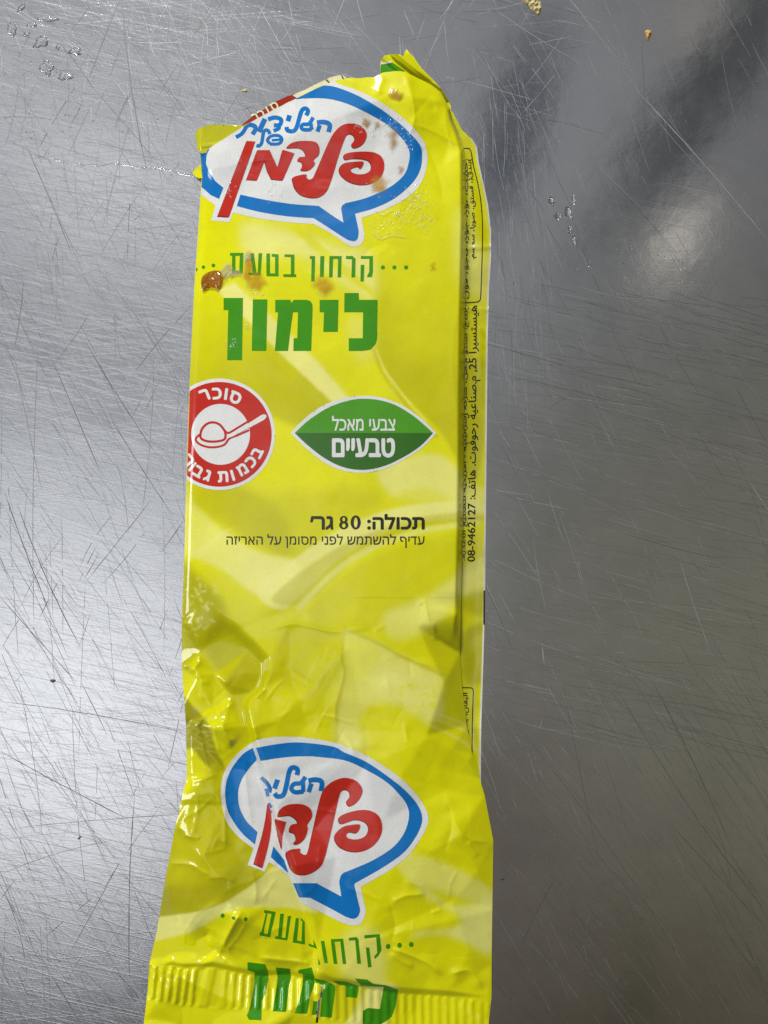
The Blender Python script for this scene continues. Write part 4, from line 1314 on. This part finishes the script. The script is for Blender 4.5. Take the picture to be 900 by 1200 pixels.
ring = np.array([(262, 170), (245, 178), (237, 180), (231, 176), (231, 169), (229, 162), (229, 156), (232, 151.5), (238, 148.5), (247, 146), (268, 146.5), (287, 147), (300, 150), (290, 165)], float)
flap('torn_corner_flap', ring, lambda x, y: 4.4 - 2.6 * np.exp(-((x - 227) / 4.5) ** 2) + .025 * (172 - y) + .25 * np.exp(-((y - 172 + (x - 230) * .1) / 1.5) ** 2), M['film'], 'yellow corner of film folded out at the upper left', .74, .2, 2)  # ink darkened for the film's back side and the shade on it
ring = np.array([(238, 190), (233, 194), (228, 199), (225.5, 203), (229, 206), (233, 209), (240, 208)], float)
flap('torn_scrap', ring, lambda x, y: 1.4 + .08 * (x - 226), M['film'], None, 1.0, .6, 3)
zi = lambda x, y: np.interp(x, [270, 320, 360, 410], [4.6, 5.4, 7.0, 7.6])
ring = np.array([(276, 152), (283, 146.5), (295, 137), (310, 127.5), (318, 122), (325, 118), (337, 112.5), (343, 111), (349, 114), (356, 122), (330, 138), (300, 152)], float)
inner, zf = flap('inner_badge_strip', ring, zi, M['shaded_red'], 'red edge of the back sheet, ink darkened for shade, with the end of a word', 1, .2, 4)
print_flap('cream_lettering', M['cream'], inner, groups=[g for ch, x, y in (('ס', 321.5, 124.5), ('ו', 313.5, 129), ('כ', 306, 133.5), ('ר', 299, 137.5)) for g in glyph_at(ch, x, y, 8.5, -.52, .3)], base=zf, lift=.2)
ring = np.array([(343, 112), (349, 108.5), (358, 105), (367, 100), (376, 96), (386, 91), (395, 88.5), (402, 88), (407, 92), (402, 102), (380, 108), (360, 118), (352, 117)], float)
inner2, zf2 = flap('inner_cream_strip', ring, lambda x, y: zi(x, y) + .1, M['cream'], 'cream edge of the back sheet with black ticks', 1, .2, 5)
print_flap('black_ticks', M['black'], inner2, rings=[np.array(q, float) for q in ([(359, 104.5), (360.2, 104.2), (361.6, 107.5), (360.4, 107.7)], [(365.5, 101), (366.6, 100.6), (368.4, 104.2), (367.2, 104.6)], [(381.5, 93.4), (382.7, 92.8), (386.8, 97), (385.8, 97.6)], [(399.8, 88.4), (401, 88.2), (403.2, 92.2), (402, 92.6)])], base=zf2, lift=.16)
ring = np.array([(446, 90), (445.5, 76), (446.5, 70), (451, 65), (459, 63.5), (468, 63.5), (472.5, 66), (475, 60), (476.5, 57.5), (479, 61), (485, 67), (489, 73), (495, 81), (501, 87), (509, 95), (517, 104), (524, 115), (528.5, 124), (528, 129), (520, 130), (505, 112), (480, 95)], float)


def ztip(x, y):
    t = (x - 470) * .62 - (y - 72) * .78
    return 5.6 + 1.2 * np.exp(-((t - 4) / 3.5) ** 2) - .9 * np.exp(-((t + 3) / 3) ** 2) + .8 * np.exp(-((t + 9) / 3) ** 2) - np.clip((y - 85) / 40, 0, 1) * 1.2


tip, zt = flap('twisted_tip', ring, ztip, M['film'], 'crumpled yellow tip of film behind the upper right corner', .95, .8, 6)
print_flap('green_print', M['green'], tip, rings=[np.array([(446.3, 75), (452, 74.3), (459, 73), (464, 76), (470, 80), (475, 83.5), (462, 86), (446, 87), (445.9, 80)], float)], base=zt, lift=.3)
print_flap('white_line', M['white'], tip, rings=[np.array([(446.5, 73), (453, 73), (459, 71), (459.5, 73), (452, 75), (446.3, 75.4)], float)], base=zt, lift=.36)

# ------------------------------------------------------------------ drops, smears, crumbs
def ring_dist(pts, ring):
    a, b = ring, np.roll(ring, -1, 0)
    best = np.full(len(pts), 1e9)
    for p0, p1 in zip(a, b):
        d = p1 - p0
        t = np.clip(((pts - p0) @ d) / (d @ d + 1e-9), 0, 1)
        best = np.minimum(best, np.linalg.norm(pts - p0 - t[:, None] * d, axis=1))
    return best


def dome(name, ring, height, wid, mat, base=None, step=1.0, lump=0., sink=.00001, bottom=False):
    """a liquid or solid bead spread inside a ring: rises from the ring over wid units"""
    ring = np.asarray(ring, float)
    v, f = triangulate([[ccw(ring)]], [], step, None)
    d = ring_dist(v, ring)
    t = np.clip(d / wid, 0, 1)
    prof = np.sqrt(np.clip(1 - (1 - t) ** 2, 0, 1))
    if lump:
        prof = prof * (1 + lump * zs((v[:, 0] * 7) % 400 + 150, (v[:, 1] * 7) % 1000 + 100, F2))
    zb = (zs(v[:, 0], v[:, 1]) + LAYER * 3.4) if base is None else base
    w = pos(v[:, 0], v[:, 1], zb + sink + prof * height * .001)
    og = w.mean(0)
    og[2] = w[:, 2].min()
    if bottom:
        lower = pos(v[:, 0], v[:, 1], zb + sink - 2e-6)
        n = len(v)
        rim = {}
        for t3 in f:
            for k in range(3):
                e = (t3[k], t3[(k + 1) % 3])
                if (e[1], e[0]) in rim: del rim[(e[1], e[0])]
                else: rim[e] = 1
        side = []
        for a_, b_ in rim:
            side += [(b_, a_, a_ + n), (b_, a_ + n, b_ + n)]
        f = np.concatenate([f, f[:, ::-1] + n, np.array(side)])
        w = np.concatenate([w, lower])
    o = mesh_object(name, w, f, mat, None, tuple(og))
    if not bottom:
        at = o.data.color_attributes.new('fade', 'FLOAT_COLOR', 'POINT')
        c = np.ones((len(v), 4)); c[:, :3] = smooth01(t)[:, None]
        at.data.foreach_set('color', c.astype(np.float32).ravel())
    return o


def smear_material(name, color, a, rough=.2):
    m, g, b = principled(name, color, rough, coat=.5, coat_rough=.08)
    at = g.n('ShaderNodeAttribute', attribute_name='fade')
    tc = g.n('ShaderNodeTexCoord')
    n = g.noise(tc.outputs['Object'], 420, 3, .55)
    al = g.m('MULTIPLY', g.m('MULTIPLY', at.outputs['Fac'], a), g.maprange(n, .3, .65, .45, 1.0), clamp=True)
    g.put(b.inputs['Alpha'], al)
    add_bump(g, b, n, .00006, .5)
    return m


def rough_ring(cx, cy, rx, ry, rot=0, n=22, jag=.2, seed=0):
    r = np.random.default_rng(seed)
    e = ell(0, 0, 1, 1, n)
    e = e * (1 + jag * r.normal(size=(n, 1)).clip(-1.6, 1.6))
    e = e * (rx, ry)
    c, s = math.cos(rot), math.sin(rot)
    return catmull(np.stack([cx + c * e[:, 0] - s * e[:, 1], cy + s * e[:, 0] + c * e[:, 1]], 1), 3)


M['syrup'], _g, _b = principled("brown_syrup", (.50, .17, .008), .06, coat=1.0, coat_rough=.03, trans=.85, ior=1.42)
_n = _g.noise(_g.n('ShaderNodeTexCoord').outputs['Object'], 420, 2)
_g.put(_b.inputs['Base Color'], _g.mix(_g.maprange(_n, .35, .65, 0, 1), (.74, .36, .02), (.88, .52, .05)))
M['smear_brown'] = smear_material("brown_smear", (.44, .22, .02), .85)
M['smear_amber'] = smear_material("amber_smear", (.60, .31, .006), .85)
M['smear_pale'] = smear_material("pale_residue", (.52, .45, .25), .8, .5)
M['water'], _g, _b = principled("water", (1, 1, 1), .03, trans=1.0, ior=1.33)
M['crumb'], _g, _b = principled("crumb", (.62, .52, .25), .75)
add_bump(_g, _b, _g.noise(_g.n('ShaderNodeTexCoord').outputs['Object'], 1500, 4), .0002, .8)
M['orange_crumb'], _g, _b = principled("orange_crumb", (.62, .36, .11), .7)
M['grey_speck'], _g, _b = principled("dark_speck", (.09, .085, .08), .7)

syr = dome('syrup_drop', catmull(F_((92, 240), (104, 202), (145, 172), (200, 160), (234, 174), (247, 212), (240, 262), (222, 292), (206, 298), (186, 284), (150, 284), (128, 296), (112, 308), (98, 296), (94, 268)), 4), .85, 6, M['syrup'], lump=.04, bottom=True, step=.7)
tag(syr, 'glossy dark brown syrup drop at the left edge below the dots', 'syrup drop')
GR = 'sticky residue on the wrapper'
for nm, ring, mk, h, wid, lab in [
    ('residue_lump', rough_ring(266, 318, 9, 11, .3, seed=1), 'smear_pale', .28, 3.5, 'pale crusty residue lump between the syrup drop and the first thin green letter'),
    ('residue_lump', rough_ring(290, 301, 6.5, 9, .2, seed=2), 'smear_pale', .32, 3, 'greyish crusty lump covering the top of a thin green letter'),
    ('residue_lump', rough_ring(276, 321, 9, 5, -.3, seed=12), 'smear_pale', .25, 3, 'low greyish residue on the foot of the leftmost thin green letter'),
    ('amber_smear', rough_ring(290, 316, 5, 15, .05, seed=3), 'smear_amber', .25, 4, 'amber streak running down between two thin green letters'),
    ('amber_smear', rough_ring(300, 330, 11, 12, -.5, seed=4, jag=.1), 'smear_amber', .12, 9, 'faint amber smear below the end of the thin green line'),
    ('amber_smear', rough_ring(379, 334, 13, 11, .5, seed=5, jag=.07), 'smear_amber', .22, 11, 'orange smear above the heavy green letters, mid wrapper'),
    ('brown_smear', rough_ring(444, 216, 11, 9, -.4, seed=6, jag=.1), 'smear_amber', .25, 8, 'strong amber patch under the last red letter of the upper logo'),
    ('brown_smear', rough_ring(429, 143, 5, 7.5, -.3, seed=7), 'smear_brown', .1, 4, 'small brown patch beside the hook of the tall red letter'),
    ('brown_smear', rough_ring(441, 147, 4, 5, 0, seed=17), 'smear_brown', .08, 4, 'tiny tan patch right of the small brown patch, under the blue border'),
    ('brown_smear', rough_ring(462, 163, 7, 14, -.15, seed=8), 'smear_brown', .08, 9, 'long tan patch inside the right curve of the blue border'),
    ('brown_smear', rough_ring(470, 199, 4.5, 5, .3, seed=9), 'smear_brown', .08, 4.5, 'small tan patch at the lower right inside the blue border'),
    ('brown_smear', rough_ring(464, 110, 10, 6, .55, seed=10), 'smear_brown', .25, 4, 'rough brown patch on the yellow beside the torn upper corner'),
    ('brown_smear', rough_ring(507, 312, 4, 5.5, .3, seed=11), 'smear_amber', .06, 5, 'faint amber speck on the plain yellow at the upper right')]:
    if 'smear' in nm:      # the stain thins out over its whole radius
        ring = ring.mean(0) + (ring - ring.mean(0)) * 1.3
    o = dome(nm, ring, h * .7, wid * 1.15, M[mk], lump=.35 if 'lump' in nm else .1)
    tag(o, lab, 'residue' if 'lump' in nm else 'smear', GR)

# melted frost on the print: countless tiny clear beads
def bead_cloud(name, pts, label, cat_, mat, base=None):
    vs, fs = [], []
    for (x, y, rx, ry, rot, h) in pts:
        n = 9
        b0 = len(vs)
        zb = float(zs([x], [y])[0]) + LAYER * 3.2 if base is None else base
        for k, (s, hh) in enumerate(((1, -.02), (.75, .6), (.35, .95))):
            e = ell(0, 0, rx * s, ry * s, n, rot) + (x, y)
            vs.extend(pos(e[:, 0], e[:, 1], zb + hh * h * .001))
        vs.extend(pos(np.array([x]), np.array([y]), np.array([zb + h * .001])))
        for k in range(2):
            for i in range(n):
                j = (i + 1) % n
                a0, a1 = b0 + k * n + i, b0 + k * n + j
                c0, c1 = a0 + n, a1 + n
                fs += [(a0, c0, a1), (a1, c0, c1)]
        for i in range(n):
            fs.append((b0 + 2 * n + i, b0 + 3 * n, b0 + 2 * n + (i + 1) % n))
    vs = np.array(vs)
    og = vs.mean(0); og[2] = vs[:, 2].min()
    o = mesh_object(name, vs, np.array(fs), mat, None, tuple(og))
    return tag(o, label, cat_, kind='stuff')


frost = []
M['frost'], _g, _b = principled("melted_frost", (.85, .86, .82), .08, spec=.9, coat=1.0, coat_rough=.03)
_b.inputs['Alpha'].default_value = .22
for (cx0, cy0, sx, sy, n, inn) in [(480, 240, 24, 15, 70, 1), (455, 262, 22, 12, 40, 1), (497, 262, 9, 10, 24, 1), (455, 150, 20, 11, 60, 1), (425, 150, 12, 6, 20, 1), (478, 165, 7, 12, 22, 1), (320, 224, 7, 9, 20, 1), (270, 222, 4, 6, 12, 1), (273, 403, 5, 5, 22, 1), (289, 383, 3, 4, 10, 1), (300, 345, 5, 4, 8, 1), (438, 218, 8, 5, 16, 1)]:
    for k in range(n):
        x, y = rng.normal(cx0, sx * .6), rng.normal(cy0, sy * .6)
        r = rng.uniform(.4, 1.1)
        frost.append((x, y, r * rng.uniform(.8, 2.4), r, rng.uniform(0, 3.1), rng.uniform(.08, .2)))
for pl in ([(474, 219), (480, 226), (490, 232), (502, 242)], [(440, 247), (450, 252), (462, 247), (476, 262)], [(436, 272), (446, 280), (460, 276), (476, 278)], [(286, 326), (290, 336), (295, 340)], [(302, 341), (306, 346), (309, 344)], [(371, 341), (376, 345), (382, 348)]):
    q = catmull(pl, 5, False)
    for i in range(len(q) - 1):
        d = q[i + 1] - q[i]
        frost.append((*(q[i] + d / 2), np.linalg.norm(d) * .75, .7, math.atan2(d[1], d[0]), .16))
bead_cloud('melted_frost', frost, 'clear melted frost beads scattered over the upper front of the wrapper', 'frost', M['frost'])

spray = []
for k in range(260):
    x, y = rng.normal(50, 45), rng.normal(120, 42)
    if x > 225: continue
    r = rng.uniform(.25, .8)
    spray.append((x, y, r * rng.uniform(.8, 1.8), r, rng.uniform(0, 3.1), rng.uniform(.06, .16)))
for k in range(90):
    x, y = rng.normal(755, 28), rng.normal(312, 18)
    r = rng.uniform(.3, .8)
    spray.append((x, y, r * rng.uniform(.8, 2), r, rng.uniform(0, 3.1), rng.uniform(.05, .14)))
for (x, y) in [(603, 332), (620, 355), (150, 115), (212, 128), (290, 128), (185, 140), (165, 145), (295, 133)]:
    spray.append((x, y, 1.6, 1.1, rng.uniform(0, 3), .2))
bead_cloud('water_spray', spray, 'fine spray of tiny water beads on the steel', 'water spray', M['water'], base=6e-5)

GW = 'water drops on the steel'
for i, (cx0, cy0, rx, ry, rot, h, lab) in enumerate([
    (49, 49, 10, 6.5, -.55, .75, 'large slanted water drop near the top left corner'), (88, 60, 8.5, 4.5, .1, .7, 'oblong water drop right of the large slanted drop'),
    (54, 80, 8, 8, .1, .35, 'flat round water drop below the large slanted drop'), (77, 90, 9, 4.5, -.15, .6, 'bumpy water drop right of the flat round drop'),
    (54, 22, 12, 3, .05, .35, 'long flat streak of water above the large slanted drop'), (25, 9, 7, 2.6, -.8, .5, 'thin slanted water streak at the top edge'),
    (31, 40, 3.6, 2.6, -.7, .5, 'small water drop left of the large slanted drop'), (68, 56, 3.6, 2.8, -.9, .45, 'small water drop between the large slanted and the oblong drop'),
    (14, 34, 8, 5, 1.2, .25, 'faint round water drop near the left edge'), (36, 29, 6, 3, .1, .35, 'small pair of merged water beads under the long streak'),
    (646, 235, 3.0, 5.2, -.45, .7, 'upper left bead of the drip cluster right of the wrapper'), (666, 250, 3.6, 8.5, -.4, .8, 'longest bead in the middle of the drip cluster'),
    (672, 234, 2.2, 5.4, -.1, .6, 'upper right bead of the drip cluster'), (668, 269, 2.2, 4.6, .1, .6, 'short bead below the longest bead of the drip cluster'),
    (673, 281, 2.4, 6.4, -.1, .7, 'lowest long bead of the drip cluster'), (654, 254, 4.5, 3.5, .6, .3, 'flat dull drop at the left of the drip cluster')]):
    o = dome('water_drop', rough_ring(cx0, cy0, rx, ry, rot, 14, .2, 40 + i), h * (.4 if cx0 < 400 else .9), min(rx, ry) * .95, M['water'], base=6e-5, step=1.0, bottom=True)
    tag(o, lab, 'water drop', GW)

# thin edge of a drying water film running to the wrapper
fe = catmull([(36, 182), (60, 186), (80, 191), (100, 193), (118, 194), (135, 192), (160, 196), (185, 197), (205, 202), (232, 207)], 6, False)
wv = .8 + .3 * np.sin(np.arange(len(fe)) * .9)
dd = np.gradient(fe, axis=0); dd /= np.linalg.norm(dd, axis=1)[:, None]
nn = np.stack([-dd[:, 1], dd[:, 0]], 1)
o = dome('water_film_edge', cat([fe + nn * wv[:, None], (fe - nn * wv[:, None])[::-1]]), .028, .9, M['water'], base=6e-5, step=1.0, bottom=True)
tag(o, 'thin wavy water line on the steel left of the wrapper', 'water line')

o = dome('crumb', scale_pts([(80, -30), (100, 8), (128, 22), (140, 48), (165, 62), (182, 78), (196, 70), (202, 40), (196, 5), (190, -30)], 590, 0, 4.5), .8, 4, M['crumb'], base=0, lump=.4)
tag(o, 'flaky cream crumb cut by the top edge of the picture', 'crumb')
o = dome('crumb', scale_pts([(745, 165), (760, 156), (778, 160), (782, 180), (772, 200), (766, 214), (756, 204), (752, 188)], 590, 0, 4.5), .9, 3, M['orange_crumb'], base=0, lump=.3)
tag(o, 'small orange crumb at the upper right of the steel', 'crumb')
o = dome('crumb', rough_ring(287, 106, 3.8, 2.0, -.2, seed=77), .5, 2, M['crumb'], base=0, lump=.3)
tag(o, 'tiny beige crumb above the red torn edge of the wrapper', 'crumb')
for i, (x, y, rx, ry, rot, lab) in enumerate([(62, 798, 2.4, 2.0, 0, 'dark speck on the bright steel left of the lower wrapper'), (93, 982, 2.6, 1.3, -.6, 'slanted dark speck left of the lower logo'), (589, 1030, 2.5, 2.2, 0, 'dark smudge speck right of the lower wrapper')]):
    o = dome('dirt_speck', rough_ring(x, y, rx, ry, rot, 12, .25, 90 + i), .35, 1.5, M['grey_speck'], base=0)
    tag(o, lab, 'dirt speck', 'dark specks on the steel')

SC.render.resolution_x = 768
SC.render.resolution_y = 1024
SC.cycles.max_bounces = 8
SC.cycles.use_denoising = True
